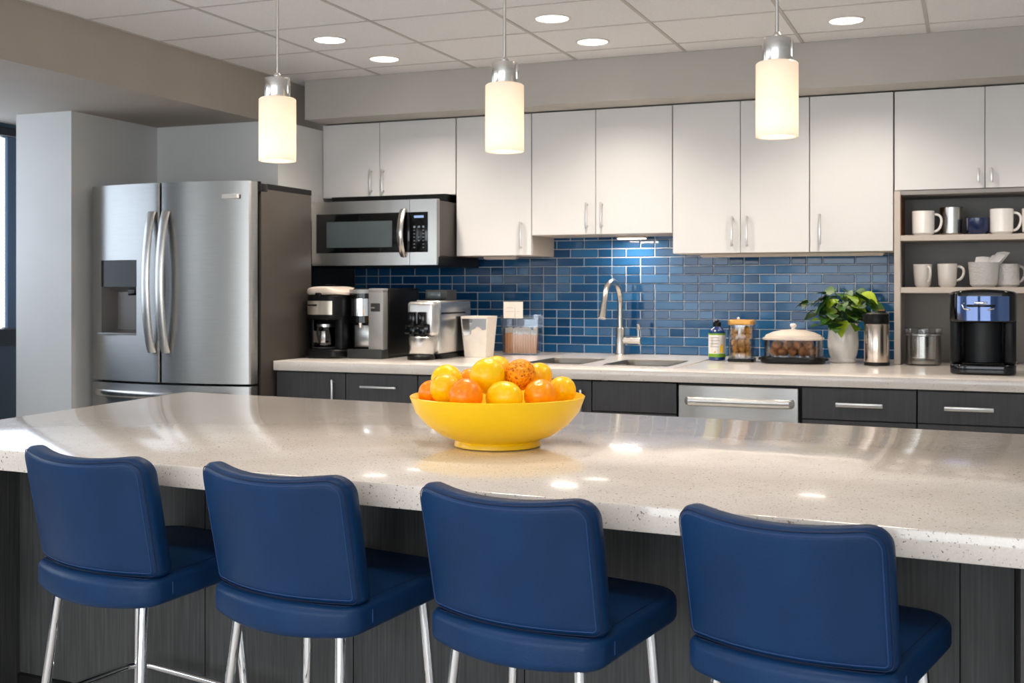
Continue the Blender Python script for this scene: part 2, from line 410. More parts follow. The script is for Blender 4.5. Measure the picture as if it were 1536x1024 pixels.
# recessed ceiling lights
LS = (1.0, 0.88, 0.76)
def lamp(name, kind, loc, energy, color=(1, 1, 1), rot=(0, 0, 0), **kw):
    d = bpy.data.lights.new(name, kind); d.energy = energy; d.color = color
    for k, v in kw.items(): setattr(d, k, v)
    o = link(name, d); o.location = loc; o.rotation_euler = rot; return o
dl = [(-3.29, 5.57, 'recessed round ceiling light nearest the dropped beam, front one of its pair'),
      (-3.26, 6.15, 'recessed round ceiling light above the microwave, closer to the bulkhead'),
      (-1.985, 5.545, 'recessed round ceiling light above the sink, farther out from the bulkhead'),
      (-1.965, 6.15, 'recessed round ceiling light above the sink, closer to the bulkhead'),
      (-0.61, 6.137, 'recessed round ceiling light above the dishwasher, alone by the bulkhead')]
for x, y, lab in dl:
    t = thing('ceiling_light', lab, 'ceiling light', (x, y, ZC), 0, 'recessed ceiling lights')
    part('rim', B().lathe([(0.083, 0.002), (0.094, 0.0), (0.096, -0.004), (0.085, -0.007), (0.080, -0.003)], n=36), 'lamp_rim', t, False)
    part('diffuser', B().lathe([(0, -0.006), (0.06, -0.006), (0.081, -0.004), (0.081, 0.0)], n=36), 'lamp_disc', t, False)
    lamp('downlight_and_fill', 'SPOT', (x, y, ZC - 0.02), 58, LS, spot_size=2.3, spot_blend=0.7, shadow_soft_size=0.07)
for x, y in ((-3.0, 3.6), (-1.6, 3.6), (-0.2, 3.6), (0.7, 6.1), (-2.3, 1.2), (-0.6, 1.2)):  # added spots without fixtures, out of view, to fill the room with light
    lamp('downlight_and_fill', 'SPOT', (x, y, ZC - 0.02), 50, LS, spot_size=2.3, spot_blend=0.7, shadow_soft_size=0.22)

# pendants over the island
for x, y, s, lab in ((-1.979, 3.041, 1.0, 'white glass pendant lamp with chrome cap, hanging nearest the fridge'),
                     (-1.244, 3.073, 0.98, 'white glass pendant lamp with chrome cap, hanging over the fruit bowl'),
                     (-0.473, 3.034, 0.955, 'white glass pendant lamp with chrome cap, hanging farthest from the fridge')):
    z0 = 1.725; r = 0.0565 * s; h = 0.192
    t = thing('pendant_lamp', lab, 'pendant lamp', (x, y, z0), 0, 'pendant lamps over the island')
    part('shade', B().lathe([(r * 0.97, 0.0), (r, 0.001), (r, h - 0.004), (r - 0.004, h), (r * 0.5, h), (r * 0.5, h - 0.004), (r - 0.007, h - 0.006), (r - 0.006, 0.001), (r * 0.97, 0.0)], n=48), 'opal', t, False)
    part('cap', B().lathe([(r * 0.66, h), (r * 0.68, h + 0.002), (r * 0.68, h + 0.058), (r * 0.66, h + 0.061), (0.012, h + 0.062), (0.012, h + 0.07), (0.006, h + 0.078), (0, h + 0.078)], n=40), 'satin', t, False)
    part('clip', B().box(r * 0.66, r * 0.66 + 0.005, -0.006, 0.006, h + 0.012, h + 0.056, 0.001), 'satin', t, False)
    part('rod', B().cyl((0, 0, h + 0.07), (0, 0, ZC - z0 - 0.02), 0.0045, n=14), 'satin', t, False)
    part('canopy', B().lathe([(0, ZC - z0), (0.029, ZC - z0), (0.029, ZC - z0 - 0.008), (0.012, ZC - z0 - 0.014), (0, ZC - z0 - 0.014)], n=32), 'lamp_rim', t, False)
    part('bulb', B().lathe([(0, 0.004), (r * 0.42, 0.005), (r * 0.55, 0.012), (r * 0.55, 0.03), (r * 0.36, 0.06), (r * 0.2, 0.12), (0.006, h - 0.01), (0, h - 0.01)], n=28), 'bulb', t, False)
    lamp('pendant_glow', 'POINT', (x, y, z0 + 0.075), 0.6, (1.0, 0.80, 0.58), shadow_soft_size=0.012)
    lamp('pendant_down', 'SPOT', (x, y, z0 - 0.004), 7, (1.0, 0.84, 0.66), spot_size=2.0, spot_blend=0.8, shadow_soft_size=0.03)

# daylight
for y0, y1 in ((0.95, 2.75), (-0.75, 0.65), (-3.0, -0.95)):
    lamp('window_portal', 'AREA', (-5.98, (y0 + y1) / 2, 1.7), 1, (1, 1, 1), (0, -PI / 2, 0), shape='RECTANGLE', size=1.3, size_y=y1 - y0).data.cycles.is_portal = True
for x0, x1 in ((-5.2, -3.3), (-2.75, -0.95), (-0.45, 1.5)):
    lamp('window_portal', 'AREA', ((x0 + x1) / 2, -3.72, 1.5), 1, (1, 1, 1), (PI / 2, 0, 0), shape='RECTANGLE', size=x1 - x0, size_y=2.0).data.cycles.is_portal = True
w = bpy.data.worlds.new('World'); scene.world = w; w.use_nodes = True
w.node_tree.nodes['Background'].inputs[0].default_value = (0.90, 0.95, 1.0, 1); w.node_tree.nodes['Background'].inputs[1].default_value = 4.8

cd = bpy.data.cameras.new('camera'); cam = link('camera', cd); scene.camera = cam
cam.location = CAM; cam.rotation_euler = (PI / 2, 0, YAW)
cd.sensor_width = 36; cd.lens = 1747.86 / 1536 * 36; cd.shift_y = (433.63 - 512) / 1536
cd.clip_start = 0.05; cd.dof.use_dof = True; cd.dof.focus_distance = 3.0; cd.dof.aperture_fstop = 9.0
scene.view_settings.view_transform = 'Standard'; scene.view_settings.look = 'None'
scene.view_settings.exposure = 0.27
scene.cycles.max_bounces = 10; scene.cycles.transparent_max_bounces = 12; scene.cycles.caustics_reflective = False; scene.cycles.caustics_refractive = False
scene.cycles.sample_clamp_indirect = 6.0

# ------------------------------------------------------------------ island
def lerp(a, b, t): return a + (b - a) * t
TOP = [(-2.888, 2.373), (0.56, 2.111), (0.60, 3.648), (-3.0, 3.942)]
t = thing('kitchen_island', 'charcoal wood island base with panel seams and black plinth, under the pale worktop', 'kitchen island', (-1.3, 2.95, 0))
def py_(x): return 2.504 - 0.0755 * x                     # panel face behind the stools
xs = [-2.667, -1.957, -1.475, -0.993, -0.510, -0.028, 0.073]
for a, b_ in zip(xs, xs[1:]):
    q = B().prism([(a + 0.0015, py_(a)), (b_ - 0.0015, py_(b_)), (b_ - 0.0015, py_(b_) + 0.02), (a + 0.0015, py_(a) + 0.02)], 0.187, 0.861)
    part('front_panel', q, 'isl_wood', t)
body = B().prism([(-2.667, py_(-2.667) + 0.021), (0.073, py_(0.073) + 0.021), (0.073, 3.62), (-2.667, 3.86)], 0.187, 0.861)
part('carcass', body, 'dark_side', t)
part('plinth', B().prism([(-2.66, py_(-2.667) + 0.03), (0.07, py_(0.073) + 0.03), (0.07, 3.58), (-2.66, 3.80)], 0, 0.186), 'kick', t)
part('floor_strip', B().prism([(-2.666, py_(-2.667) - 0.012), (0.073, py_(0.073) - 0.012), (0.073, py_(0.073) + 0.028), (-2.666, py_(-2.667) + 0.028)], 0, 0.186, 0.003, 1), 'kick', t)
part('end_panel', B().prism([(-2.86, 2.46), (-2.6675, 2.45), (-2.6675, 3.87), (-2.93, 3.88)], 0.0, 0.861), 'isl_wood', t)
part('end_panel', B().prism([(0.0735, 2.20), (0.50, 2.17), (0.52, 3.60), (0.0735, 3.63)], 0.0, 0.861), 'gable', t)
b = B().prism(TOP, 0.8615, ZT, 0.004, 2)
tw = link('island_worktop', b.mesh('island_worktop', 'quartz', 35, Vector((1.3, -2.95, -0.8615)))); tw.location = (1.3 * -1, 2.95, 0.8615)
tag(tw, 'thick speckled pale quartz worktop of the island, carrying the yellow bowl', 'worktop')

# ------------------------------------------------------------------ bar stools
def make_stool(cx, cy, s, rz, lab, deep=1.0):
    """cx, cy: centre of the back of the backrest"""
    t = thing('bar_stool', lab, 'bar stool', (cx, cy, 0), rz, 'navy bar stools at the island')
    W = 0.213 * s; H = 0.28 * s; zt = 0.953; zb = zt - H; SAG = 0.052 * s; LEAN = 0.055 * s
    def bend(x, y, z):          # y is height in the panel, z is depth (0 = outer back face)
        hgt = (y + H / 2) / H; u = x / W
        flare = 1.0 + 0.02 * (hgt - 0.5)
        dip = -0.018 * s * (1 - min(1, u * u)) * max(0, hgt)       # top edge dips to the middle
        wrap = SAG * u * u
        yy = wrap + z * (1 - 0.12 * u * u) - LEAN * hgt + 0.02 * s
        return (x * flare - u * z * 0.18, yy, zb + H / 2 + y + dip + 0.006)
    bk = B().pillow(W, H / 2, (0.048 * s, 0.024 * s), 0.064 * s, 0.024 * s, bend, 8, 6)
    rf = bk.ringf
    back = part('backrest', bk, 'leather', t, False, 60)
    def seam(d, off, r):
        pts = [bend(x, y, off) for x, y in rf(d)]
        return B().tube(pts, r, 6, closed=True)
    part('stitching', seam(0.016 * s, 0.0008, 0.0011), 'stitch', back, False)
    part('piping', B().tube([bend(x, y, 0.004 * s) for x, y in rf(0.0075 * s)], 0.0010, 6, closed=True), 'stitch_dark', back, False)
    # seat: deep cushion whose rear edge follows the backrest
    D = 0.22 * s * deep; zs = zb + 0.006; TH = 0.056 * s
    def sbend(x, y, z):
        u = x / W; f = min(1.0, max(0.0, (y + D) / (2 * D)))
        rear = SAG * 0.95 * min(u * u, 1.1) * (1 - f) ** 1.5
        crown = 0.012 * s * max(0, 1 - u * u) * math.sin(PI * f) if z > TH * 0.5 else 0
        under = -0.014 * s * (1 - f) * (1 - z / TH) * max(0, 1 - u * u)
        return (x * (1.0 - 0.03 * f), y + D + rear - 0.001 * s + 0.018 * s - 0.014 * s, zs - TH + z + crown + under + 0.022 * s * f)
    st = B().pillow(W * 0.985, D, (0.085 * s, 0.036 * s), TH, 0.015 * s, sbend, 8, 6); sr = st.ringf
    seat = part('seat', st, 'leather', t, False, 60)
    part('stitching', B().tube([sbend(x, y, TH + 0.0003) for x, y in sr(0.024 * s)], 0.0011, 6, closed=True), 'stitch_dark', seat, False)
    for sx in (-1, 1):
        part('seam', B().tube([sbend(sx * W * 0.93, -D * 0.80 - 0.02 * s * 0, zz) if False else tuple(Vector(sbend(sx * W * 0.986, -D * 0.70, zz)) + Vector((sx * 0.0006, 0, 0))) for zz in (0.018 * s, 0.03 * s, 0.044 * s)], 0.0014, 6), 'stitch', seat, False)
    # chrome legs and foot ring
    feet = []
    zl = zs - TH + 0.012
    for sx in (-1, 1):
        for fy in (0, 1):
            x0, y0 = sx * (0.150 if fy == 0 else 0.172) * s, (0.075 if fy == 0 else 0.322) * s
            x1, y1 = x0 + sx * 0.045 * s, y0 + (-0.06 if fy == 0 else 0.03) * s
            zz = zl + (0.018 * s if fy else -0.006)
            part('leg', B().tube([(x0 - sx * 0.02 * s, y0 + (0.02 if not fy else -0.02), zz), (x0 - sx * 0.004, y0, zz - 0.006), (x0, y0, zz - 0.02), (x1, y1, 0.004)], 0.0115 * s, 16), 'chrome', t, False)
            part('foot_cap', B().cyl((x1, y1, 0.0), (x1, y1, 0.012), 0.014 * s, n=16), 'black', t, False)
            f = (zz - 0.32) / zz; feet.append((lerp(x0, x1, f), lerp(y0, y1, f)))
    (ax, ay), (bx_, by), (cx_, cy_), (dx, dy) = feet     # RL, FL, RR, FR
    R = 0.05 * s; pts = []
    for (px, py), (sx, sy) in (((ax, ay), (-1, -1)), ((cx_, cy_), (1, -1)), ((dx, dy), (1, 1)), ((bx_, by), (-1, 1))):
        ccx, ccy = px - sx * R * 0.72, py - sy * R * 0.72
        a0 = math.atan2(sy, sx) - PI / 4
        for i in range(7): pts.append((ccx + R * math.cos(a0 + PI / 2 * i / 6), ccy + R * math.sin(a0 + PI / 2 * i / 6), 0.32))
    part('foot_ring', B().tube(pts, 0.0095 * s, 14, closed=True), 'chrome', t, False)
    return t
A = math.radians(-12)
make_stool(-1.975, 2.165, 1.055, A, 'navy leather bar stool with chrome legs at the end of the island by the fridge')
make_stool(-1.405, 2.100, 1.02, A, 'navy leather bar stool second from the fridge end of the island')
make_stool(-0.843, 2.030, 0.965, A - 0.02, 'navy leather bar stool directly before the yellow fruit bowl')
make_stool(-0.318, 1.985, 0.915, A - 0.055, 'navy leather bar stool at the far end from the fridge, before the dishwasher side', 1.08)

# ------------------------------------------------------------------ upper cabinets
YC = 6.839
def pull(x, z0, z1, y, parent, horiz=None):
    b = B()
    if horiz is None:
        b.box(x - 0.006, x + 0.006, y - 0.034, y - 0.024, z0, z1, 0.003, 2)
        for z in (z0 + 0.012, z1 - 0.012): b.cyl((x, y - 0.026, z), (x, y + 0.001, z), 0.005, n=10)
    else:
        x0, x1 = horiz
        b.box(x0, x1, y - 0.036, y - 0.024, z0, z1, 0.003, 2)
        for q in (x0 + 0.03, x1 - 0.03): b.cyl((q, y - 0.026, (z0 + z1) / 2), (q, y + 0.001, (z0 + z1) / 2), 0.005, n=10)
    part('handle', b, 'handle', parent)
ZCT = 2.440
def upper(lab, x0, x1, z0, doors):
    t = thing('wall_cabinet', lab, 'cabinet', ((x0 + x1) / 2, 7.05, z0), 0, 'white wall cabinets')
    part('carcass', B().box(x0 + 0.001, x1 - 0.001, YC + 0.022, YW - 0.012, z0, ZCT, 0.001, 1), 'cab_edge', t)
    for a, b_, hx, h0, h1 in doors:
        d = part('door', B().box(a + 0.002, b_ - 0.002, YC, YC + 0.02, z0 + 0.001, ZCT - 0.003, 0.0015, 1), 'white_cab', t)
        pull(hx, h0, h1, YC, d)
    return t
upper('white two-door wall cabinet above the microwave', -4.093, -3.108, 1.946,
      [(-4.093, -3.66, -3.7198, 1.9747, 2.1294), (-3.66, -3.108, -3.6302, 1.9719, 2.126)])
upper('tall single-door white wall cabinet between microwave and sink cabinet', -3.104, -2.587, 1.548,
      [(-3.104, -2.587, -2.6526, 1.5895, 1.7616)])
upper('shorter two-door white wall cabinet above the sink', -2.585, -1.685, 1.672,
      [(-2.585, -2.1653, -2.219, 1.7111, 1.8671), (-2.1653, -1.685, -2.1247, 1.7134, 1.8666)])
upper('tall two-door white wall cabinet above the bottle and snack jar', -1.683, -0.8834, 1.548,
      [(-1.683, -1.2784, -1.3253, 1.5842, 1.7644), (-1.2784, -0.8834, -1.2376, 1.583, 1.7642)])
upper('tall single-door white wall cabinet above the potted plant', -0.8816, -0.424, 1.548,
      [(-0.8816, -0.424, -0.8239, 1.5889, 1.766)])
upper('short two-door white wall cabinet above the open mug shelves', -0.420, 0.53, 1.885,
      [(-0.420, 0.05, 0.0163, 1.9149, 1.9931), (0.05, 0.53, 0.0835, 1.9145, 1.9923)])
# lights under the cabinets
def strip(lab, x0, x1, y, z, m='led', e=0):
    t = thing('under_cabinet_light', lab, 'light', ((x0 + x1) / 2, y, z), 0, 'lights under the wall cabinets')
    part('housing', B().box(x0, x1, y - 0.03, y + 0.03, z - 0.016, z - 0.001, 0.003, 1), 'cab_edge', t)
    part('diffuser', B().box(x0 + 0.006, x1 - 0.006, y - 0.025, y + 0.025, z - 0.021, z - 0.0155, 0.002, 1), m, t)
    if e: lamp('strip_light', 'AREA', ((x0 + x1) / 2, y, z - 0.024), e, (1.0, 0.86, 0.7), (0, 0, 0), shape='RECTANGLE', size=x1 - x0, size_y=0.04)
strip('lit short light under the sink cabinet, washing the blue tiles', -2.1088, -1.922, 7.12, 1.672, 'led', 3.2)
strip('thin light strip under the tall cabinet beside the microwave', -2.9481, -2.7255, 6.95, 1.548, 'cream')
strip('long thin light strip under the tall cabinets over the counter jars', -1.5405, -0.4843, 6.98, 1.548, 'cream', 2.2)

# ------------------------------------------------------------------ open shelf unit
t = thing('open_shelf_unit', 'open grey shelf unit with two shelves, standing on the counter and holding mugs', 'shelf unit', (0.05, 7.0, ZT + 0.0005))
SX0, SX1, SY = -0.420, 0.53, 6.83
zz = ZT + 0.001
for x0, x1 in ((SX0, SX0 + 0.033), (SX1 - 0.033, SX1)):
    part('side_panel', B().box(x0, x1, SY, 7.262, zz, 1.882, 0.001, 1), 'cab_edge', t)
part('back_panel', B().box(SX0 + 0.034, SX1 - 0.034, 7.235, 7.262, zz, 1.882), 'niche', t)
part('inner_lining', B().box(SX0 + 0.0335, SX0 + 0.036, SY + 0.02, 7.234, 1.636, 1.86), 'oak', t, label='brown oak lining of the top niche')
part('inner_lining', B().box(SX0 + 0.0335, SX0 + 0.036, SY + 0.02, 7.234, zz, 1.313), 'niche', t)
part('inner_lining', B().box(SX0 + 0.0335, SX0 + 0.036, SY + 0.02, 7.234, 1.347, 1.603), 'niche', t)
part('shelf', B().box(SX0 + 0.034, SX1 - 0.034, SY + 0.002, 7.234, 1.604, 1.635, 0.001, 1), 'cab_edge', t)
part('shelf', B().box(SX0 + 0.034, SX1 - 0.034, SY + 0.002, 7.234, 1.314, 1.346, 0.001, 1), 'cab_edge', t)
part('top_panel', B().box(SX0 + 0.034, SX1 - 0.034, SY + 0.01, 7.234, 1.861, 1.882), 'niche', t)

# ------------------------------------------------------------------ base cabinets, dishwasher, counter
YF = 5.875
def base(lab, x0, x1, fronts):
    t = thing('base_cabinet', lab, 'cabinet', ((x0 + x1) / 2, 6.5, 0), 0, 'charcoal base cabinets')
    part('carcass', B().box(x0 + 0.001, x1 - 0.001, YF + 0.022, 7.26, 0.1, 0.858 if not (x0 > -3 and x1 < -1.4) else 0.66), 'dark_side', t)
    part('plinth', B().box(x0 + 0.001, x1 - 0.001, YF + 0.08, YF + 0.1, 0.0, 0.1), 'kick', t)
    for kind, a, b_, z0, z1, h in fronts:
        d = part(kind, B().box(a + 0.002, b_ - 0.002, YF, YF + 0.02, z0, z1, 0.0015, 1), 'dark_cab', t)
        if h: pull(h[0], h[1], h[2], YF, d) if len(h) == 3 else pull(0, h[2], h[3], YF, d, (h[0], h[1]))
    return t
base('charcoal base cabinet with upright bar handle, next to the fridge', -3.830, -3.366, [('door', -3.830, -3.366, 0.11, 0.85, (-3.4399, 0.64, 0.815))])
base('charcoal drawer cabinet under the coffee brewers, second from the fridge', -3.364, -2.905,
     [('drawer', -3.364, -2.905, 0.695, 0.85, (-3.257, -3.0272, 0.773, 0.785)), ('drawer', -3.364, -2.905, 0.41, 0.69, (-3.27, -3.04, 0.6, 0.612)), ('drawer', -3.364, -2.905, 0.11, 0.405, (-3.27, -3.04, 0.32, 0.332))])
base('wide charcoal two-door cabinet hidden behind the fruit bowl', -2.903, -1.882, [('door', -2.903, -2.395, 0.11, 0.85, (-2.45, 0.64, 0.80)), ('door', -2.391, -1.882, 0.11, 0.85, (-1.935, 0.64, 0.805))])
base('charcoal sink cabinet with plain blank front, beside the dishwasher', -1.880, -1.424, [('false_front', -1.880, -1.424, 0.695, 0.85, None), ('door', -1.880, -1.424, 0.11, 0.69, None)])
base('charcoal drawer cabinet on the far side of the dishwasher from the sink', -0.796, -0.259,
     [('drawer', -0.796, -0.259, 0.698, 0.85, (-0.631, -0.4113, 0.7631, 0.784)), ('drawer', -0.796, -0.259, 0.41, 0.693, None), ('drawer', -0.796, -0.259, 0.11, 0.405, None)])
base('charcoal drawer cabinet under the black coffee machine', -0.256, 0.281,
     [('drawer', -0.256, 0.281, 0.698, 0.85, (-0.1359, 0.0813, 0.7631, 0.7833)), ('drawer', -0.256, 0.281, 0.41, 0.693, None), ('drawer', -0.256, 0.281, 0.11, 0.405, None)])
base('narrow charcoal end cabinet under the open shelves', 0.284, 0.53, [('door', 0.284, 0.53, 0.11, 0.85, None)])
t = thing('dishwasher', 'stainless steel dishwasher with bar handle, built in under the counter', 'dishwasher', (-1.11, 6.4, 0))
part('body', B().box(-1.422, -0.798, YF + 0.03, 7.2, 0.1, 0.858), 'black', t)
d = part('door', B().box(-1.413, -0.810, YF - 0.012, YF + 0.028, 0.11, 0.846, 0.006, 3), 'steel_v', t)
h = B(); ha, hb = -1.3631, -0.8381; zc = 0.7683
pts = [(ha, YF - 0.01, zc), (ha, YF - 0.04, zc), (ha + 0.012, YF - 0.054, zc), (ha + 0.1, YF - 0.058, zc), (lerp(ha, hb, 0.5), YF - 0.06, zc), (hb - 0.1, YF - 0.058, zc), (hb - 0.012, YF - 0.054, zc), (hb, YF - 0.04, zc), (hb, YF - 0.01, zc)]
h.tube(pts, 0.021, 14, up=(0, 0, 1), flat=0.5)
part('handle', h, 'handle', d)
part('plinth', B().box(-1.41, -0.81, YF + 0.08, YF + 0.1, 0, 0.1), 'kick', t)

# counter slab with two openings for the basins
cxs = [-3.830, -2.36, -2.035, -1.90, -1.54, 0.56]; cys = [5.842, 6.13, 6.64, YW - 0.012]; zb = 0.8595
bm = bmesh.new(); V = {}
def cv(i, j, k):
    if (i, j, k) not in V: V[(i, j, k)] = bm.verts.new((cxs[i], cys[j], ZT if k else zb))
    return V[(i, j, k)]
solid = lambda i, j: 0 <= i < 5 and 0 <= j < 3 and (i, j) not in ((1, 1), (3, 1))
for i in range(5):
    for j in range(3):
        if not solid(i, j): continue
        for k in (0, 1): bm.faces.new([cv(i, j, k), cv(i + 1, j, k), cv(i + 1, j + 1, k), cv(i, j + 1, k)])
        for di, dj, e in ((-1, 0, ((i, j), (i, j + 1))), (1, 0, ((i + 1, j), (i + 1, j + 1))), (0, -1, ((i, j), (i + 1, j))), (0, 1, ((i, j + 1), (i + 1, j + 1)))):
            if not solid(i + di, j + dj):
                (p, q), (r_, s_) = e; bm.faces.new([cv(p, q, 0), cv(r_, s_, 0), cv(r_, s_, 1), cv(p, q, 1)])
bmesh.ops.recalc_face_normals(bm, faces=bm.faces)
bmesh.ops.bevel(bm, geom=[e for e in bm.edges if all(v.co.y < 5.85 for v in e.verts) and e.verts[0].co.z == e.verts[1].co.z], offset=0.004, segments=2, affect='EDGES', profile=0.5)
b = B(); b.bm.free(); b.bm = bm
o = link('counter_worktop', b.mesh('counter_worktop', 'counter', 35, Vector((1.4, -6.5, -zb)))); o.location = (-1.4, 6.5, zb)
tag(o, 'long pale speckled counter along the blue tiled wall, holding the sink', 'worktop')

# sink
t = thing('kitchen_sink', 'double sink with two steel basins in a pale deck, let into the counter', 'sink', (-1.95, 6.4, ZT))
dk = B()
for x0, x1, y0, y1 in ((-2.46, -1.47, 5.99, 6.13), (-2.46, -1.47, 6.64, 7.20), (-2.46, -2.36, 6.131, 6.639), (-2.035, -1.90, 6.131, 6.639), (-1.54, -1.47, 6.131, 6.639)):
    dk.box(x0, x1, y0, y1, ZT + 0.0005, ZT + 0.005)
part('deck', dk, 'counter', t)
for x0, x1, in ((-2.36, -2.035), (-1.90, -1.54)):
    y0, y1, d_ = 6.13, 6.64, 0.19
    n_ = 5; bs = B(); rr = 0.05
    def rect(i_, z):
        o = []
        for qx, qy, s_ in ((1, 1, 0), (-1, 1, 1), (-1, -1, 2), (1, -1, 3)):
            for k in range(n_ + 1):
                a = PI / 2 * (s_ + k / n_); cx_, cy_ = (x0 + x1) / 2, (y0 + y1) / 2
                o.append((cx_ + qx * ((x1 - x0) / 2 - i_ - rr) + rr * math.cos(a), cy_ + qy * ((y1 - y0) / 2 - i_ - rr) + rr * math.sin(a), z))
        return o
    loops = [rect(-0.006, ZT + 0.0075), rect(0.004, ZT + 0.008), rect(0.006, ZT + 0.004), rect(0.008, ZT - 0.02), rect(0.014, ZT - d_ + 0.03), rect(0.03, ZT - d_ + 0.006), rect(0.06, ZT - d_)]
    vs = [p for q in loops for p in q]; n = len(loops[0]); fs = []
    for a in range(len(loops) - 1):
        for k in range(n): fs.append((a * n + k, a * n + (k + 1) % n, (a + 1) * n + (k + 1) % n, (a + 1) * n + k))
    fs.append(tuple(range((len(loops) - 1) * n, len(loops) * n)))
    bs.raw(vs, fs)
    p = part('basin', bs, 'basin', t)
    part('drain', B().lathe([(0, 0.001), (0.03, 0.001), (0.036, 0.003), (0.04, 0.0)], ((x0 + x1) / 2, (y0 + y1) / 2, ZT - d_ + 0.0005), 24), 'chrome', p)
# faucet
fx, fy = -2.085, 7.10
t = thing('faucet', 'brushed nickel gooseneck faucet with side lever, behind the sink', 'faucet', (fx, fy, ZT + 0.005))
part('base', B().lathe([(0, 0), (0.036, 0), (0.036, 0.006), (0.031, 0.010), (0.030, 0.02), (0.030, 0.165), (0.027, 0.172), (0.0, 0.172)], (fx, fy, ZT + 0.005), 28), 'satin', t)
pts = [(fx, fy, ZT + 0.17), (fx, fy, 1.24)]
Rg = 0.128
for i in range(1, 15):
    a = PI * i / 14 * 0.94; pts.append((fx - 0.012 * (1 - math.cos(a)), fy - Rg * (1 - math.cos(a)), 1.255 + Rg * 1.0 * math.sin(a)))
l = Vector(pts[-1]); pts.append(tuple(l + Vector((-0.004, -0.012, -0.05))))
part('neck', B().tube(pts, 0.0185, 16), 'satin', t)
part('spray_head', B().tube([tuple(l + Vector((-0.003, -0.009, -0.035))), tuple(l + Vector((-0.006, -0.018, -0.08))), tuple(l + Vector((-0.009, -0.027, -0.12))), tuple(l + Vector((-0.0095, -0.0285, -0.125)))], 0.02, 16, radii=[0.021, 0.022, 0.026, 0.022]), 'satin', t)
lv = part('lever', B().cyl((fx + 0.02, fy, 1.012), (fx + 0.125, fy, 1.012), 0.021, n=18).cyl((fx + 0.12, fy, 1.012), (fx + 0.134, fy, 1.012), 0.025, n=18), 'satin', t)
part('grip', B().tube([(fx + 0.118, fy, 1.03), (fx + 0.118, fy, 1.075), (fx + 0.118, fy, 1.08), (fx + 0.118, fy, 1.095), (fx + 0.117, fy, 1.118)], 0.006, 12, radii=[0.007, 0.007, 0.015, 0.013, 0.004]), 'satin', lv)

# ------------------------------------------------------------------ fridge
FX0, FX1 = -4.985, -3.842; FC = (FX0 + FX1) / 2; FH = (FX1 - FX0) / 2
def fy_(x): return 5.628 - 0.078 * (1 - ((x - FC) / FH) ** 2)
t = thing('refrigerator', 'stainless steel french-door refrigerator with water dispenser, beside the counter', 'refrigerator', (FC, 6.0, 0))
part('cabinet_body', B().box(FX0 + 0.006, FX1, 5.735, 6.285, 0.03, 1.945, 0.004, 2), 'fridge_side', t)
part('foot_grille', B().box(FX0 + 0.02, FX1 - 0.02, 5.74, 5.78, 0.0, 0.06), 'black', t)
part('gasket', B().box(FX0 + 0.02, FX1 - 0.015, 5.70, 5.734, 0.08, 1.93), 'black', t)
part('top_trim', B().box(FX1 - 0.03, FX1 + 0.002, 5.80, 6.285, 1.917, 1.951, 0.003, 1), 'black', t)
hin = B().cyl((FX1 - 0.012, 5.725, 1.90), (FX1 - 0.012, 5.725, 1.958), 0.016).box(FX1 - 0.03, FX1 + 0.001, 5.705, 5.80, 1.90, 1.949, 0.004)
part('hinge_cover', hin, 'black', t)
part('hinge_cover', B().cyl((FX0 + 0.004, 5.71, 1.915), (FX0 + 0.004, 5.71, 1.945), 0.012).box(FX0 + 0.004, FX0 + 0.03, 5.70, 5.78, 1.925, 1.949, 0.004), 'black', t)
def slab(b, x0, x1, z0, z1, rl=False, rr=False, back=5.698, r=0.006, n=14):
    fr = [(lerp(x0, x1, i / n), fy_(lerp(x0, x1, i / n))) for i in range(n + 1)]
    if rl: fr = [(x0, fr[0][1] + 0.02), (x0 + 0.003, fr[0][1] + 0.007), (x0 + 0.010, fy_(x0 + 0.01) + 0.0005)] + [p for p in fr if p[0] > x0 + 0.02]
    if rr: fr = [p for p in fr if p[0] < x1 - 0.02] + [(x1 - 0.010, fy_(x1 - 0.01) + 0.0005), (x1 - 0.003, fr[-1][1] + 0.007), (x1, fr[-1][1] + 0.02)]
    b.prism(fr + [(x1, back), (x0, back)], z0, z1)
GAP = FC
ZD0, ZD1 = 0.792, 1.955
nx0, nx1, nz0, nz1 = -4.8858, -4.5876, 1.0634, 1.508
# door with the dispenser opening
b = B(); xl, xr = FX0, GAP - 0.004
slab(b, xl, nx0, ZD0, ZD1, rl=True, n=6); slab(b, nx1, xr, ZD0, ZD1, rr=True, n=8)
slab(b, nx0, nx1, ZD0, nz0, n=6); slab(b, nx0, nx1, nz1, ZD1, n=6)
d1 = part('door', b, 'steel_v', t, angle=20)
b = B(); slab(b, GAP + 0.004, FX1, ZD0, ZD1, True, True, n=20)
d2 = part('door', b, 'steel_v', t, angle=20)
b = B(); slab(b, FX0, FX1, 0.075, 0.778, True, True, n=30)
dr = part('freezer_drawer', b, 'steel_v', t, angle=20)
for dd, xh in ((d1, GAP - 0.050), (d2, GAP + 0.050)):
    pts = []; z0, z1 = 0.9675, 1.7844
    for i in range(25):
        f = i / 24; pts.append((xh, 5.545 - 0.004 - 0.058 * math.sin(PI * f) ** 0.7, lerp(z0, z1, f)))
    hb = B().tube(pts, 0.029, 18, up=(1, 0, 0), flat=0.45)
    part('handle', hb, 'handle', dd)
pts = [(lerp(FX0 + 0.08, FX1 - 0.12, i / 20), fy_(lerp(FX0 + 0.08, FX1 - 0.12, i / 20)) - 0.02 - 0.045 * math.sin(PI * i / 20) ** 0.5, 0.722) for i in range(21)]
part('handle', B().tube(pts, 0.022, 14, up=(0, 0, 1), flat=0.55), 'satin', dr)
part('name_plate', B().box(-4.0023, -3.8982, 5.574, 5.60, 1.8524, 1.8771, 0.002, 1), 'lamp_rim', d2)
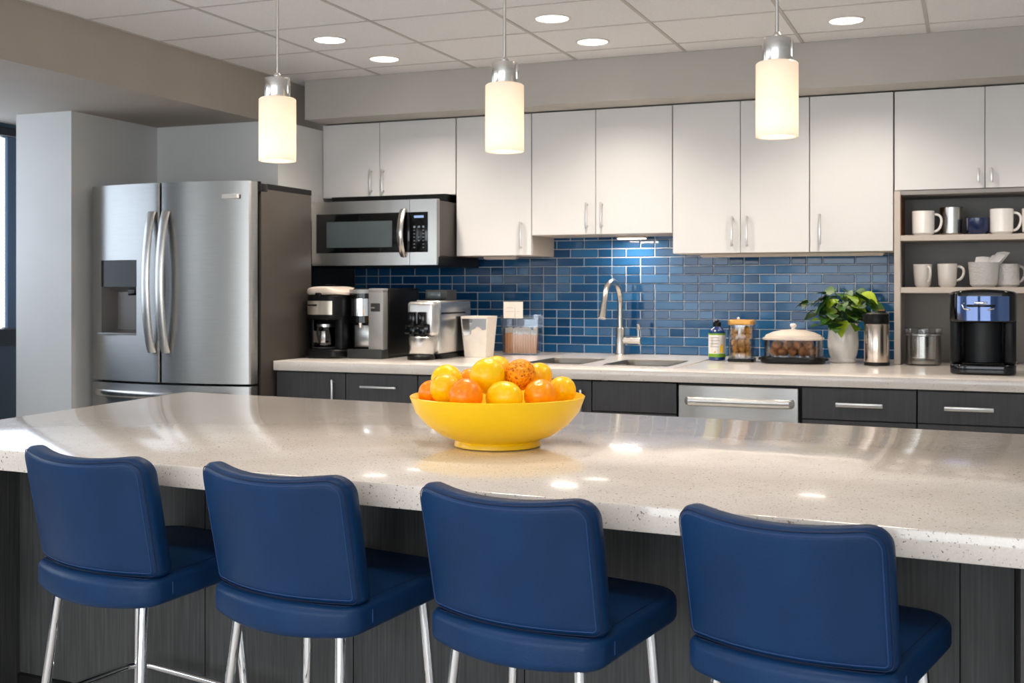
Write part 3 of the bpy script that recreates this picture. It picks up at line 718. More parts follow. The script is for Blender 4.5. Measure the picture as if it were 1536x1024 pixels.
# dispenser
dp = part('dispenser', B().prism([(nx0 + 0.0008, fy_(nx0) - 0.002), ((nx0 + nx1) / 2, fy_((nx0 + nx1) / 2) - 0.003), (nx1 - 0.0008, fy_(nx1) - 0.002), (nx1 - 0.0008, 5.69), (nx0 + 0.0008, 5.69)], 1.3494, nz1 - 0.002), 'blackgloss', d1)
zn = 1.3494 - 0.001
nb = B().raw([(nx0 + .001, fy_(nx0), zn), (nx1 - .001, fy_(nx1), zn), (nx1 - .001, fy_(nx1), nz0 + .004), (nx0 + .001, fy_(nx0), nz0 + .004),
              (nx0 + .05, 5.69, zn - .03), (nx1 - .02, 5.69, zn - .03), (nx1 - .02, 5.69, nz0 + .03), (nx0 + .05, 5.69, nz0 + .03)],
             [(0, 1, 5, 4), (1, 2, 6, 5), (2, 3, 7, 6), (3, 0, 4, 7), (4, 5, 6, 7)])
o = link('niche', nb.mesh('niche', 'nichegrey', 10, -Vector(t.location)), d1)
part('drip_tray', B().box(nx0 + 0.004, nx1 - 0.004, fy_(nx1) + 0.006, 5.66, nz0 + 0.001, nz0 + 0.013, 0.003), 'grey', d1)
part('paddle', B().box(nx1 - 0.065, nx1 - 0.035, 5.645, 5.66, nz0 + 0.14, zn - 0.045, 0.005).box(nx1 - 0.10, nx1 - 0.02, 5.60, 5.65, zn - 0.05, zn - 0.012, 0.004), 'blackgloss', d1)

# ------------------------------------------------------------------ microwave
YM = 6.56
t = thing('microwave', 'stainless steel over-the-range microwave with black glass door, mounted under the cabinet', 'microwave', (-3.56, 6.9, 1.483))
mx0, mx1, mz0, mz1 = -4.007, -3.112, 1.487, 1.898
part('housing', B().box(mx0 + 0.004, mx1 - 0.003, YM + 0.045, 7.24, mz0 + 0.055, mz1 - 0.008, 0.003, 1), 'fridge_side', t)
part('underside', B().box(mx0 + 0.01, mx1 + 0.003, YM + 0.02, 7.22, mz0 - 0.008, mz0 + 0.054, 0.004, 1), 'black', t)
part('mounting_block', B().box(mx0 + 0.03, mx1 - 0.03, YM + 0.20, 7.2, mz1 - 0.0075, 1.945), 'black', t)
sx = -3.2985
gx0, gx1 = -3.974, -3.171; gz0, gz1 = 1.5666, 1.8188
def framed(b, x0, x1, z0, z1, hx0, hx1, hz0, hz1, y0, y1):
    b.box(x0, x1, y0, y1, z0, hz0).box(x0, x1, y0, y1, hz1, z1).box(x0, hx0, y0, y1, hz0, hz1)
    if hx1 < x1: b.box(hx1, x1, y0, y1, hz0, hz1)
    return b
d = part('door', framed(B(), mx0, sx - 0.0015, mz0, mz1, gx0, sx - 0.001, gz0, gz1, YM, YM + 0.044), 'steel_h', t)
part('window_glass', B().box(gx0, sx - 0.0015, YM + 0.001, YM + 0.03, gz0, gz1, 0.003), 'blackgloss', d)
part('screen', B().box(-3.8969, -3.4229, YM - 0.0006, YM + 0.0012, 1.6018, 1.7679), 'screen', d)
zc0, zc1 = 1.5421, 1.8343; xh = -3.3393
pts = [(xh, YM - 0.006 - 0.05 * math.sin(PI * i / 16) ** 0.7, lerp(zc0, zc1, i / 16)) for i in range(17)]
part('handle', B().tube(pts, 0.021, 14, up=(1, 0, 0), flat=0.5), 'satin', d)
cp = part('control_panel', framed(B(), sx + 0.0015, mx1, mz0, mz1, sx + 0.0015, gx1, gz0, gz1, YM, YM + 0.044), 'steel_h', t)
kp = part('keypad', B().box(sx + 0.0016, gx1, YM + 0.0005, YM + 0.03, gz0, gz1, 0.003), 'blackgloss', cp)
part('display', B().box(-3.2682, -3.201, YM - 0.0008, YM + 0.0012, 1.7819, 1.7965), 'display', cp)
ks = B()
for r_ in range(7):
    for c_ in range(3):
        if c_ == 1 and r_ in (1, 2, 5, 6): continue
        x = lerp(-3.2659, -3.2033, c_ / 2); z = lerp(1.7256, 1.5963, r_ / 6)
        w_ = 0.0055 if r_ else 0.007
        ks.box(x - w_, x + w_, YM - 0.0006, YM + 0.0012, z - (0.0022 if r_ else 0.006), z + (0.0022 if r_ else 0.006))
part('keys', ks, 'key', cp)
part('edge_trim', B().box(mx1 - 0.0005, mx1 + 0.002, YM + 0.006, YM + 0.04, mz0 + 0.004, mz1 - 0.004, 0.0008, 1), 'grey', cp)

# ------------------------------------------------------------------ coffee machines (shapes round the base point, front towards -y)
Zc = ZT + 0.0008
# drip maker with cream lid
t = thing('coffee_maker', 'black drip coffee maker with cream lid and steel band, next to the fridge', 'coffee maker', (-3.688, 6.29, Zc), 0)
part('base', B().pillow(0.128, 0.155, 0.06, 0.055, 0.014), 'black', t, False)
part('warming_plate', B().lathe([(0, 0.056), (0.078, 0.056), (0.082, 0.06), (0.082, 0.066), (0.0, 0.067)], (-0.02, -0.055, 0), 32), 'darkgrey', t, False)
part('tower', B().box(-0.125, 0.125, 0.02, 0.152, 0.05, 0.40, 0.02, 3).box(0.07, 0.125, -0.11, 0.05, 0.05, 0.26, 0.012, 2).box(-0.125, -0.105, -0.06, 0.05, 0.05, 0.27, 0.006, 2), 'black', t, False)
hd = part('brew_head', B().pillow(0.127, 0.155, 0.08, 0.15, 0.012, lambda x, y, z: (x, y, z + 0.235)), 'black', t, False)
_hb = B().pillow(0.127, 0.155, 0.08, 0.15, 0.012); _rg = _hb.ringf; _hb.bm.free()
arc = sorted([q for q in _rg(-0.002) if q[1] < -0.085 and -0.108 < q[0] < 0.082])
vs = [(x, y, 0.265) for x, y in arc] + [(x, y, 0.348) for x, y in arc]; n = len(arc)
bb = B().raw(vs, [(i, i + 1, n + i + 1, n + i) for i in range(n - 1)])
part('steel_band', bb, 'bandsteel', hd, False)
part('buttons', B().box(-0.085, -0.058, -0.166, -0.145, 0.318, 0.327, 0.002).box(-0.052, -0.024, -0.1685, -0.145, 0.317, 0.328, 0.002), 'black', hd, False)
part('lid', B().pillow(0.130, 0.157, 0.085, 0.034, 0.015, lambda x, y, z: (x, y, z + 0.386 - 0.02 * max(0, x / 0.13) ** 2 * (z > 0.015) + (0.016 * (1 - (x / 0.132) ** 2) if z > 0.02 else 0))), 'cream', t, False)
part('lid_latch', B().box(-0.03, 0.02, -0.05, -0.01, 0.438, 0.449, 0.004).box(-0.035, 0.005, -0.163, -0.145, 0.372, 0.398, 0.006), 'black', t, False)
c = (-0.02, -0.055, 0.068)
cf = part('carafe', B().lathe([(0, 0), (0.068, 0), (0.074, 0.012), (0.074, 0.06), (0.052, 0.115), (0.05, 0.13), (0.047, 0.13), (0.049, 0.115), (0.071, 0.06), (0.071, 0.013), (0, 0.004)], c, 32), 'carafe', t, False)
part('carafe_handle', B().tube([(c[0] - 0.0, c[1] - 0.055, 0.185), (c[0], c[1] - 0.095, 0.18), (c[0], c[1] - 0.10, 0.15), (c[0], c[1] - 0.078, 0.095)], 0.009, 10), 'black', cf, False)
part('carafe_collar', B().lathe([(0.05, 0.118), (0.056, 0.12), (0.056, 0.138), (0.04, 0.146), (0, 0.148)], c, 32), 'steel', cf, False)
part('carafe_label', B().box(-0.062, 0.02, c[1] - 0.079, c[1] - 0.075, 0.095, 0.165, 0.002), 'satin', cf, False)

# single-serve brewer with tall black side
t = thing('pod_brewer', 'tall black pod coffee brewer with silver side column, second from the fridge', 'coffee maker', (-3.428, 6.455, Zc), 0); t.scale = (0.93, 1, 1)
part('body', B().box(-0.135, 0.135, -0.17, 0.25, 0.012, 0.425, 0.012, 3).box(-0.13, 0.13, -0.2, 0.22, 0, 0.03, 0.005), 'black', t, False)
part('side_column', B().box(0.022, 0.128, -0.232, -0.165, 0.052, 0.405, 0.006, 2).box(0.022, 0.128, -0.232, -0.10, 0.398, 0.424, 0.006, 2), 'grey', t, False)
pn = part('control_badge', B().box(0.04, 0.108, -0.2345, -0.23, 0.285, 0.335, 0.002), 'darkgrey', t, False)
part('badge_mark', B().box(0.044, 0.070, -0.2352, -0.234, 0.304, 0.311), 'grey', pn, False)
def cyl_panel(x0, x1, yf, bul, z0, z1, n=16):
    vs = []; fs = []
    for i in range(n + 1):
        f = i / n; x = lerp(x0, x1, f); y = yf - bul * math.sin(PI * f)
        vs += [(x, y, z0), (x, y, z1)]
    m_ = len(vs)
    vs += [(x1, -0.1, z0), (x1, -0.1, z1), (x0, -0.1, z0), (x0, -0.1, z1)]
    for i in range(n): fs.append((2 * i, 2 * i + 2, 2 * i + 3, 2 * i + 1))
    fs += [(m_ - 2, m_, m_ + 1, m_ - 1), (m_ + 2, 0, 1, m_ + 3)]
    fs.append(tuple([2 * i for i in range(n + 1)] + [m_, m_ + 2])); fs.append(tuple([2 * i + 1 for i in range(n + 1)] + [m_ + 1, m_ + 3]))
    return B().raw(vs, fs)
part('brew_head', cyl_panel(-0.134, 0.02, -0.205, 0.03, 0.215, 0.40), 'blackgloss', t, False, 50)
part('head_cap', cyl_panel(-0.134, 0.02, -0.205, 0.031, 0.394, 0.418), 'grey', t, False, 50)
part('water_window', cyl_panel(-0.124, 0.012, -0.21, 0.031, 0.258, 0.362), 'chrome', t, False, 50)
part('splash_back', B().box(-0.11, 0.021, -0.18, -0.165, 0.065, 0.20, 0.002), 'steel', t, False)
part('spout', B().cyl((-0.06, -0.19, 0.215), (-0.06, -0.19, 0.185), 0.018, 0.010), 'chrome', t, False)
part('drip_tray', B().prism([(-0.13, -0.245), (0.125, -0.245), (0.135, -0.17), (-0.135, -0.17)], 0.0, 0.055, 0.006), 'darkgrey', t, False)

# espresso machine
t = thing('espresso_machine', 'silver espresso machine with black spouts and steel cup, third machine from the fridge', 'coffee maker', (-3.062, 6.50, Zc), 0)
part('foot', B().box(-0.085, 0.085, -0.15, 0.29, 0, 0.03, 0.008).lathe([(0, 0), (0.082, 0), (0.084, 0.02), (0.075, 0.032), (0, 0.032)], (-0.012, -0.235, 0), 32), 'black', t, False)
part('housing', B().box(-0.082, 0.086, -0.18, 0.285, 0.03, 0.352, 0.014, 3), 'steel', t, False)
fp = B(); fp.box(-0.094, 0.082, -0.262, -0.17, 0.14, 0.345, 0.022, 4)
part('front_column', fp, 'handle', t, False)
part('side_slot', B().box(0.0855, 0.0885, -0.16, 0.19, 0.268, 0.280, 0.001), 'black', t, False)
sp = B()
for x in (-0.05, 0.015):
    sp.box(x - 0.024, x + 0.024, -0.295, -0.255, 0.195, 0.285, 0.008).box(x - 0.018, x + 0.020, -0.29, -0.25, 0.14, 0.20, 0.008)
sp.box(-0.10, 0.06, -0.285, -0.25, 0.148, 0.215, 0.012)
part('spouts', sp, 'blackgloss', t, False)
part('cup_tank', B().lathe([(0, 0.03), (0.072, 0.03), (0.076, 0.036), (0.080, 0.132), (0.076, 0.138), (0, 0.138)], (-0.012, -0.225, 0), 36), 'steel', t, False)
tb = part('top_hopper', B().box(-0.075, 0.07, -0.05, 0.10, 0.352, 0.415, 0.006), 'darkgrey', t, False)
part('hopper_window', B().box(-0.060, 0.03, -0.0525, -0.05, 0.362, 0.404, 0.001), 'screen', tb, False)
part('top_tray', B().box(-0.05, 0.075, -0.15, -0.06, 0.352, 0.360, 0.003), 'black', t, False)

# black coffee machine on the far end of the counter
t = thing('coffee_machine', 'large black coffee machine with glossy blue front, before the open shelves', 'coffee maker', (0.036, 6.30, Zc), 0)
part('base', B().pillow(0.152, 0.16, 0.06, 0.05, 0.01), 'blackgloss', t, False)
part('back_tower', B().box(-0.15, 0.15, 0.0, 0.155, 0.045, 0.30, 0.03, 3).box(-0.152, -0.10, -0.13, 0.05, 0.045, 0.30, 0.022, 3).box(0.095, 0.152, -0.13, 0.05, 0.045, 0.30, 0.022, 3), 'black', t, False)
part('inner_wall', B().lathe([(0.098, 0.05), (0.098, 0.27)], (0, 0.04, 0), 40), 'darkgrey', t, False)
hd = part('brew_head', B().pillow(0.155, 0.162, 0.07, 0.15, 0.016, lambda x, y, z: (x, y, z + 0.255 + (0.014 * (1 - (x / 0.155) ** 2) if z > 0.07 else 0))), 'blackgloss', t, False)
vs = []
for i in range(21):
    a = -0.118 + 0.236 * i / 20; y = -0.1635 - 0.012 * math.cos(a / 0.118 * PI / 2)
    vs += [(a, y, 0.265), (a, y, 0.385)]
n = 21; vs2 = [(x, -0.14, z) for x, y, z in vs]
fs = [(2 * i, 2 * i + 2, 2 * i + 3, 2 * i + 1) for i in range(20)] + [(2 * i, 2 * i + 2, 42 + 2 * i + 2, 42 + 2 * i) for i in range(20)] + [(2 * i + 1, 2 * i + 3, 42 + 2 * i + 3, 42 + 2 * i + 1) for i in range(20)] + [(0, 1, 43, 42), (40, 41, 83, 82)]
fpn = part('front_panel', B().raw(vs + vs2, fs), 'bluepanel', hd, False, 50)
part('badge', B().box(-0.04, 0.018, -0.1795, -0.17, 0.345, 0.358, 0.002).tube([(-0.085, -0.1725, 0.352), (-0.095, -0.170, 0.342), (-0.088, -0.172, 0.325), (-0.06, -0.1765, 0.318)], 0.004, 8).tube([(0.05, -0.1765, 0.325), (0.02, -0.1785, 0.318)], 0.004, 8), 'chrome', hd, False)
part('badge_shadow', B().box(-0.075, 0.055, -0.178, -0.165, 0.332, 0.344, 0.004), 'blackgloss', hd, False)
lt = B()
for x in (-0.075, -0.045, 0.0): lt.lathe([(0, 0.002), (0.006, 0.002), (0.007, 0)], (x, -0.118, 0.407 + 0.0115 * (1 - (x / 0.155) ** 2)), 12)
part('buttons', lt, 'gold', hd, False)
part('drip_grid', B().box(-0.095, 0.095, -0.135, 0.0, 0.0495, 0.056, 0.002), 'black', t, False)
part('side_vent', B().box(0.1495, 0.1535, -0.02, 0.10, 0.06, 0.23, 0.001), 'black', t, False)

# ------------------------------------------------------------------ things on the counter
t = thing('napkin_box', 'cream tapered box with mirrored top window, between espresso machine and stick bin', 'box', (-2.878, 6.685, Zc), math.radians(4))
def taper(b, wx, wy, tx, ty, h, z0=0.0, th=0):
    return b.raw([(-wx, -wy, z0), (wx, -wy, z0), (wx, wy, z0), (-wx, wy, z0), (-tx, -ty, z0 + h), (tx, -ty, z0 + h), (tx, ty, z0 + h), (-tx, ty, z0 + h)],
                 [(0, 1, 2, 3), (4, 5, 6, 7), (0, 1, 5, 4), (1, 2, 6, 5), (2, 3, 7, 6), (3, 0, 4, 7)])
part('box_body', taper(B(), 0.068, 0.075, 0.088, 0.095, 0.252), 'paper', t, False)
q = B()
def onf(u, v): return (u * lerp(0.068, 0.088, v), -lerp(0.075, 0.095, v) - 0.0012, 0.252 * v)
prof = [(-0.92, 0.94), (0.92, 0.94), (0.92, 0.68), (0.62, 0.67), (0.45, 0.73), (0.2, 0.75), (0.05, 0.70), (-0.25, 0.66), (-0.28, 0.56), (-0.9, 0.52)]
q.raw([onf(*p) for p in prof], [tuple(range(len(prof)))])
part('mirror_window', q, 'chrome', t, False)
t = thing('stick_bin', 'clear acrylic bin full of tan wooden stir sticks, by the sink', 'bin', (-2.7054, 6.9809, Zc), math.radians(6))
bn = B()
def shell(b, wx, wy, tx, ty, h, th):
    a = [(-wx, -wy, 0), (wx, -wy, 0), (wx, wy, 0), (-wx, wy, 0), (-tx, -ty, h), (tx, -ty, h), (tx, ty, h), (-tx, ty, h)]
    c = [(x * (1 - th / abs(wx if i < 4 else tx)), y * (1 - th / abs(wy if i < 4 else ty)), z if i > 3 else th * 2) for i, (x, y, z) in enumerate(a)]
    f = [(0, 1, 2, 3), (8, 9, 10, 11)]
    for i in range(4):
        j = (i + 1) % 4; f += [(i, j, 4 + j, 4 + i), (8 + i, 8 + j, 12 + j, 12 + i), (4 + i, 4 + j, 12 + j, 12 + i)]
    return b.raw(a + c, f)
shell(bn, 0.112, 0.055, 0.128, 0.068, 0.255, 0.004)
part('tub', bn, 'acrylic', t, False)
cards = thing('note_card', 'blank cream card with faint pencil lines, clipped on the stick bin', 'card', (-2.7473, 7.0056, 1.12), math.radians(6))
cc = B().box(-0.064, 0.064, -0.098, -0.0955, 0.03, 0.135)
part('card', cc, 'paper', cards, False)
part('pencil_lines', B().box(-0.045, 0.0, -0.0985, -0.0979, 0.095, 0.097).box(-0.05, 0.04, -0.0985, -0.0979, 0.072, 0.0735).box(0.01, 0.012, -0.0985, -0.0979, 0.035, 0.10), 'grey', cards, False)
part('clip', B().box(-0.01, 0.01, -0.0955, -0.069, 0.032, 0.05, 0.001), 'acrylic', cards, False)
sb = B().mat(0).box(-0.007, 0.007, -0.007, 0.007, 0, 0.125, 0.001, 1).mat(1).box(-0.0075, 0.0075, -0.0075, 0.0075, 0.1255, 0.158, 0.003, 2)
sm = sb.mesh('stir_stick', ['stick', 'stick_tip'])
bx0, by0 = t.location.x, t.location.y; rnd = random.Random(5)
k_ = 0
for j in range(3):
    for i in range(12):
        o = link('stir_stick', sm); ca, sa = math.cos(t.rotation_euler.z), math.sin(t.rotation_euler.z)
        lx, ly = -0.094 + i * 0.0171, -0.034 + j * 0.033
        o.location = (bx0 + lx * ca - ly * sa, by0 + lx * sa + ly * ca, Zc + 0.0095); o.rotation_euler = (0, 0, rnd.uniform(-0.1, 0.1) + t.rotation_euler.z)
        o.scale = (1, 1, rnd.uniform(0.93, 1.06))
        tag(o, 'tan stir stick with white wrapped tip, standing in the clear bin', 'stick', 'stir sticks in the clear bin')

t = thing('soap_bottle', 'small blue pump bottle with white and green label, between sink and snack jar', 'bottle', (-1.42, 6.86, Zc), 0)
part('flask', B().lathe([(0, 0), (0.046, 0), (0.05, 0.004), (0.05, 0.165), (0.044, 0.18), (0.026, 0.192), (0.022, 0.20), (0, 0.20)], n=32), 'blueglass', t, False)
part('label', B().lathe([(0.0508, 0.024), (0.0508, 0.158)], n=32), 'porcelain', t, False)
for q0, q1 in ((0.02, 0.04), (0.15, 0.16)): part('label_band', B().lathe([(0.0512, q0), (0.0512, q1)], n=32), 'green', t, False)
part('label_patch', B().raw([(0.0514 * math.sin(a), -0.0514 * math.cos(a), z) for a, z in [(0.9, 0.045), (0.6, 0.045), (0.3, 0.045), (0.0, 0.045), (-0.3, 0.045), (0.0, 0.055), (0.3, 0.07), (0.6, 0.085), (0.9, 0.10)]], [tuple(range(9))]), 'lemon', t, False)
part('label_lines', B().box(-0.03, 0.02, -0.0518, -0.045, 0.134, 0.137).box(-0.03, 0.026, -0.0518, -0.045, 0.116, 0.119).box(-0.03, 0.016, -0.0518, -0.045, 0.098, 0.101).box(-0.03, 0.022, -0.0518, -0.045, 0.08, 0.083), 'grey', t, False)
part('cap', B().lathe([(0.022, 0.198), (0.024, 0.20), (0.024, 0.222), (0.02, 0.226), (0.012, 0.228), (0.012, 0.236), (0, 0.238)], n=24), 'black', t, False)
part('nozzle', B().box(-0.006, 0.006, -0.03, 0.006, 0.234, 0.242, 0.002), 'grey', t, False)

def chunk(name, mat, r, seed, squash=(1, 1, 0.8), amt=0.25):
    rn = random.Random(seed); t_ = bmesh.new(); bmesh.ops.create_icosphere(t_, subdivisions=2, radius=r)
    for v in t_.verts:
        v.co *= 1 + rn.uniform(-amt, amt) * 0.6; v.co = Vector((v.co.x * squash[0], v.co.y * squash[1], v.co.z * squash[2]))
    b = B(); b._add(t_); return b.mesh(name, mat, 60)

# snack jar with gold lid
jx, jy = -1.262, 6.80; z0 = Zc
t = thing('snack_jar', 'square clear jar with gold lid, filled with golden snack crackers', 'jar', (jx, jy, z0), math.radians(3))
part('base_tray', B().pillow(0.075, 0.075, 0.02, 0.018, 0.004), 'black', t, False)
def hollow(b, hx, hy, R, z0, z1, th, n=8):
    def ring(d, z):
        o = []
        for qx, qy, s in ((1, 1, 0), (-1, 1, 1), (-1, -1, 2), (1, -1, 3)):
            for i in range(n + 1):
                a = PI / 2 * (s + i / n); r_ = max(R - d, 0.002); o.append((qx * (hx - R) + r_ * math.cos(a), qy * (hy - R) + r_ * math.sin(a), z))
        return o
    L = [ring(0, z0), ring(0, z1), ring(th, z1), ring(th, z0 + th)]; m_ = len(L[0]); vs = [p for q in L for p in q]; fs = []
    for a in range(3):
        for k in range(m_): fs.append((a * m_ + k, a * m_ + (k + 1) % m_, (a + 1) * m_ + (k + 1) % m_, (a + 1) * m_ + k))
    fs += [tuple(range(m_)), tuple(range(3 * m_, 4 * m_))]
    return b.raw(vs, fs)
part('jar_glass', hollow(B(), 0.070, 0.070, 0.018, 0.019, 0.212, 0.003), 'glass', t, False)
ld = part('lid', B().pillow(0.073, 0.073, 0.022, 0.03, 0.008, lambda x, y, z: (x, y, z + 0.2125)), 'gold', t, False)
part('knob', B().ball((-0.02, 0, 0.248), 0.009), 'porcelain', ld, False)
cm = [chunk('snack_cracker', 'cracker', 0.023, i) for i in range(3)]
rn = random.Random(11); z = 0.042
for lay in range(5):
    for (ax, ay) in ((-0.033, -0.036), (0.010, -0.040), (0.036, -0.012), (-0.034, 0.010), (0.020, 0.032), (-0.015, 0.038)):
        o = link('snack_cracker', cm[rn.randrange(3)]); o.location = (jx + ax + rn.uniform(-0.005, 0.005), jy + ay + rn.uniform(-0.004, 0.004), z0 + z + rn.uniform(-0.003, 0.004))
        o.rotation_euler = (rn.uniform(0, 6), rn.uniform(0, 6), rn.uniform(0, 6))
        tag(o, 'golden snack cracker inside the gold-lidded jar', 'snack', 'snack crackers in the gold-lidded jar')
    z += 0.034

# walnut box with domed lid
bx_, by_ = -0.962, 6.76
t = thing('nut_box', 'oval clear box of walnuts with domed cream lid and black tray', 'container', (bx_, by_, z0), math.radians(2))
part('base_tray', B().pillow(0.178, 0.125, 0.09, 0.036, 0.012).box(-0.195, -0.165, -0.03, 0.03, 0.016, 0.03, 0.005).box(0.165, 0.195, -0.03, 0.03, 0.016, 0.03, 0.005), 'black', t, False)
part('box_wall', hollow(B(), 0.160, 0.108, 0.075, 0.0365, 0.132, 0.0035), 'acrylic', t, False)
ld = part('lid', B().pillow(0.168, 0.115, 0.08, 0.014, 0.005, lambda x, y, z: (x, y, z + 0.132)).lathe([(0.162, 0.146), (0.155, 0.158), (0.115, 0.176), (0.06, 0.188), (0.016, 0.192), (0, 0.192)], n=40, sy=0.70), 'cream', t, False)
part('knob', B().lathe([(0, 0.19), (0.012, 0.191), (0.01, 0.198), (0.018, 0.208), (0.019, 0.216), (0.012, 0.224), (0, 0.226)], n=24), 'porcelain', ld, False)
wm = [chunk('walnut', 'walnut', 0.027, 20 + i, (1.15, 1, 0.95), 0.12) for i in range(3)]
for lay, zz in enumerate((0.066, 0.103)):
    for j in range(3):
        for i in range(5 if lay == 0 else 4):
            o = link('walnut', wm[rn.randrange(3)])
            o.location = (bx_ + (i - (2 if lay == 0 else 1.5)) * 0.056 + rn.uniform(-0.004, 0.004) , by_ + (j - 1) * 0.054 + rn.uniform(-0.003, 0.003), z0 + zz)
            if lay == 0 and i in (0, 4) and j != 1: o.location.x -= math.copysign(0.018, o.location.x - bx_)
            o.rotation_euler = (rn.uniform(0, 6), rn.uniform(0, 6), rn.uniform(0, 6))
            tag(o, 'brown walnut inside the oval box with the domed lid', 'nut', 'walnuts in the oval clear box')

# plant
px_, py__ = -0.705, 6.93
t = thing('potted_plant', 'bushy green plant in a white ceramic vase, between nut box and flask', 'plant', (px_, py__, z0), 0)
part('vase', B().lathe([(0, 0), (0.066, 0), (0.070, 0.006), (0.066, 0.016), (0.077, 0.045), (0.086, 0.09), (0.087, 0.125), (0.083, 0.175), (0.080, 0.20), (0.082, 0.214), (0.088, 0.224), (0.086, 0.228), (0.079, 0.220), (0.074, 0.20), (0.0, 0.198)], n=48), 'porcelain', t, False)
part('soil', B().lathe([(0, 0.203), (0.074, 0.201)], n=24), 'walnut', t, False)
lv = B(); sm_ = B(); rn = random.Random(43)
def leaf(b, p, d, size, droop, roll):
    d = Vector(d).normalized(); side = d.cross(Vector((0, 0, 1))).normalized(); up = side.cross(d)
    m3 = Matrix.Rotation(roll, 3, d); side = m3 @ side; up = m3 @ up
    vs, fs = [], []; prof = [(0, 0.0), (0.12, 0.40), (0.3, 0.52), (0.5, 0.46), (0.72, 0.28), (0.88, 0.12), (1.0, 0.0)]
    for s_, w_ in prof:
        c_ = Vector(p) + d * (s_ * size) - Vector((0, 0, 1)) * (droop * size * s_ * s_)
        vs += [c_ + side * (w_ * size) + up * (0.16 * w_ * size), c_, c_ - side * (w_ * size) + up * (0.16 * w_ * size)]
    for i in range(len(prof) - 1):
        a = 3 * i; fs += [(a, a + 3, a + 4, a + 1), (a + 1, a + 4, a + 5, a + 2)]
    t_ = bmesh.new(); vv = [t_.verts.new(q) for q in vs]
    for f in fs: t_.faces.new([vv[i] for i in f])
    bmesh.ops.remove_doubles(t_, verts=t_.verts, dist=1e-5); b._add(t_)
for i in range(120):
    a = rn.uniform(0, 2 * PI); hgt = rn.uniform(0.24, 0.43); rad = rn.uniform(0.02, 0.185) * (1.0 if hgt < 0.40 else 0.7)
    tip = Vector((min(0.15, rad * math.cos(a) * 1.25 + 0.01), rad * math.sin(a) * 0.8 - 0.01, hgt - rad * 0.25))
    root = Vector((0.03 * math.cos(a), 0.03 * math.sin(a), 0.202)); mid = (root + tip) / 2 + Vector((0, 0, 0.05))
    sm_.tube([root, mid, tip], 0.0018, 5)
    d = Vector((math.cos(a) + rn.uniform(-0.5, 0.5), math.sin(a) * 0.8 - 0.25 + rn.uniform(-0.5, 0.5), rn.uniform(-0.5, 0.45)))
    leaf(lv, tip, d, rn.uniform(0.05, 0.088), rn.uniform(0.1, 0.6), rn.uniform(-0.7, 0.7))
for p, d, s_ in (((-0.16, -0.06, 0.30), (-0.7, -0.3, -0.6), 0.085), ((-0.19, -0.04, 0.35), (-0.9, -0.3, -0.2), 0.085), ((0.0, -0.10, 0.245), (0.05, -0.5, -0.8), 0.085), ((-0.06, -0.08, 0.37), (-0.6, -0.4, -0.5), 0.12), ((0.06, -0.09, 0.33), (0.8, -0.4, -0.1), 0.09), ((0.16, -0.04, 0.33), (0.8, -0.4, -0.4), 0.1), ((0.11, -0.04, 0.40), (0.8, -0.3, -0.3), 0.1)):
    sm_.tube([(0, 0, 0.202), (p[0] * 0.5, p[1] * 0.5, p[2]), p], 0.002, 5); leaf(lv, p, d, s_, 0.35, 0.2)
fo = part('foliage', lv, 'leaf', t, False, 60)
part('stems', sm_, 'stem', t, False)

t = thing('vacuum_flask', 'steel vacuum flask with black lid, beside the white plant vase', 'flask', (-0.505, 6.72, z0), 0)
part('flask_body', B().lathe([(0, 0.012), (0.066, 0.012), (0.067, 0.018), (0.067, 0.225), (0.064, 0.232), (0, 0.232)], n=40), 'coppersteel', t, False)
part('base_ring', B().lathe([(0, 0), (0.066, 0), (0.069, 0.004), (0.069, 0.018), (0.066, 0.02)], n=40), 'black', t, False)
l_ = part('lid', B().lathe([(0.066, 0.228), (0.068, 0.232), (0.066, 0.262), (0.062, 0.282), (0.05, 0.290), (0, 0.290)], n=40).box(-0.066, 0.066, -0.02, 0.02, 0.27, 0.285, 0.005).box(-0.074, -0.055, -0.018, 0.018, 0.24, 0.283, 0.006), 'black', t, False)
part('push_button', B().box(0.005, 0.05, -0.02, 0.02, 0.288, 0.303, 0.005), 'black', l_, False)
part('button_mark', B().box(0.012, 0.04, -0.015, 0.0, 0.3025, 0.3045), 'orange_red', l_, False)

t = thing('glass_canister', 'round clear glass canister with a little sugar, before the shelf back', 'canister', (-0.2669, 6.8486, z0), 0)
part('canister_glass', B().lathe([(0, 0), (0.09, 0), (0.094, 0.006), (0.094, 0.17), (0.090, 0.17), (0.090, 0.008), (0, 0.006)], n=44), 'glass', t, False)
part('lid', B().lathe([(0, 0.171), (0.097, 0.171), (0.1, 0.175), (0.1, 0.198), (0.096, 0.202), (0.03, 0.203), (0, 0.203)], n=44), 'glass', t, False)
part('lid_ring', B().lathe([(0.0945, 0.165), (0.0985, 0.166), (0.0985, 0.171), (0.0945, 0.171)], n=44), 'steel', t, False)
part('reflection_cup', B().lathe([(0.0, 0.035), (0.066, 0.035), (0.07, 0.04), (0.07, 0.158), (0.067, 0.158), (0.0665, 0.04), (0, 0.039)], (0, 0.012, 0), 40), 'satin', t, False)  # inner cup widened in bright metal to imitate reflections in the glass
o = link('sugar', B().lathe([(0, 0.03), (0.03, 0.028), (0.06, 0.02), (0.087, 0.0095), (0, 0.009)], n=32).mesh('sugar', 'sugar')); o.location = t.location
tag(o, 'small heap of pale sugar inside the glass canister', 'sugar'); o['kind'] = 'stuff'

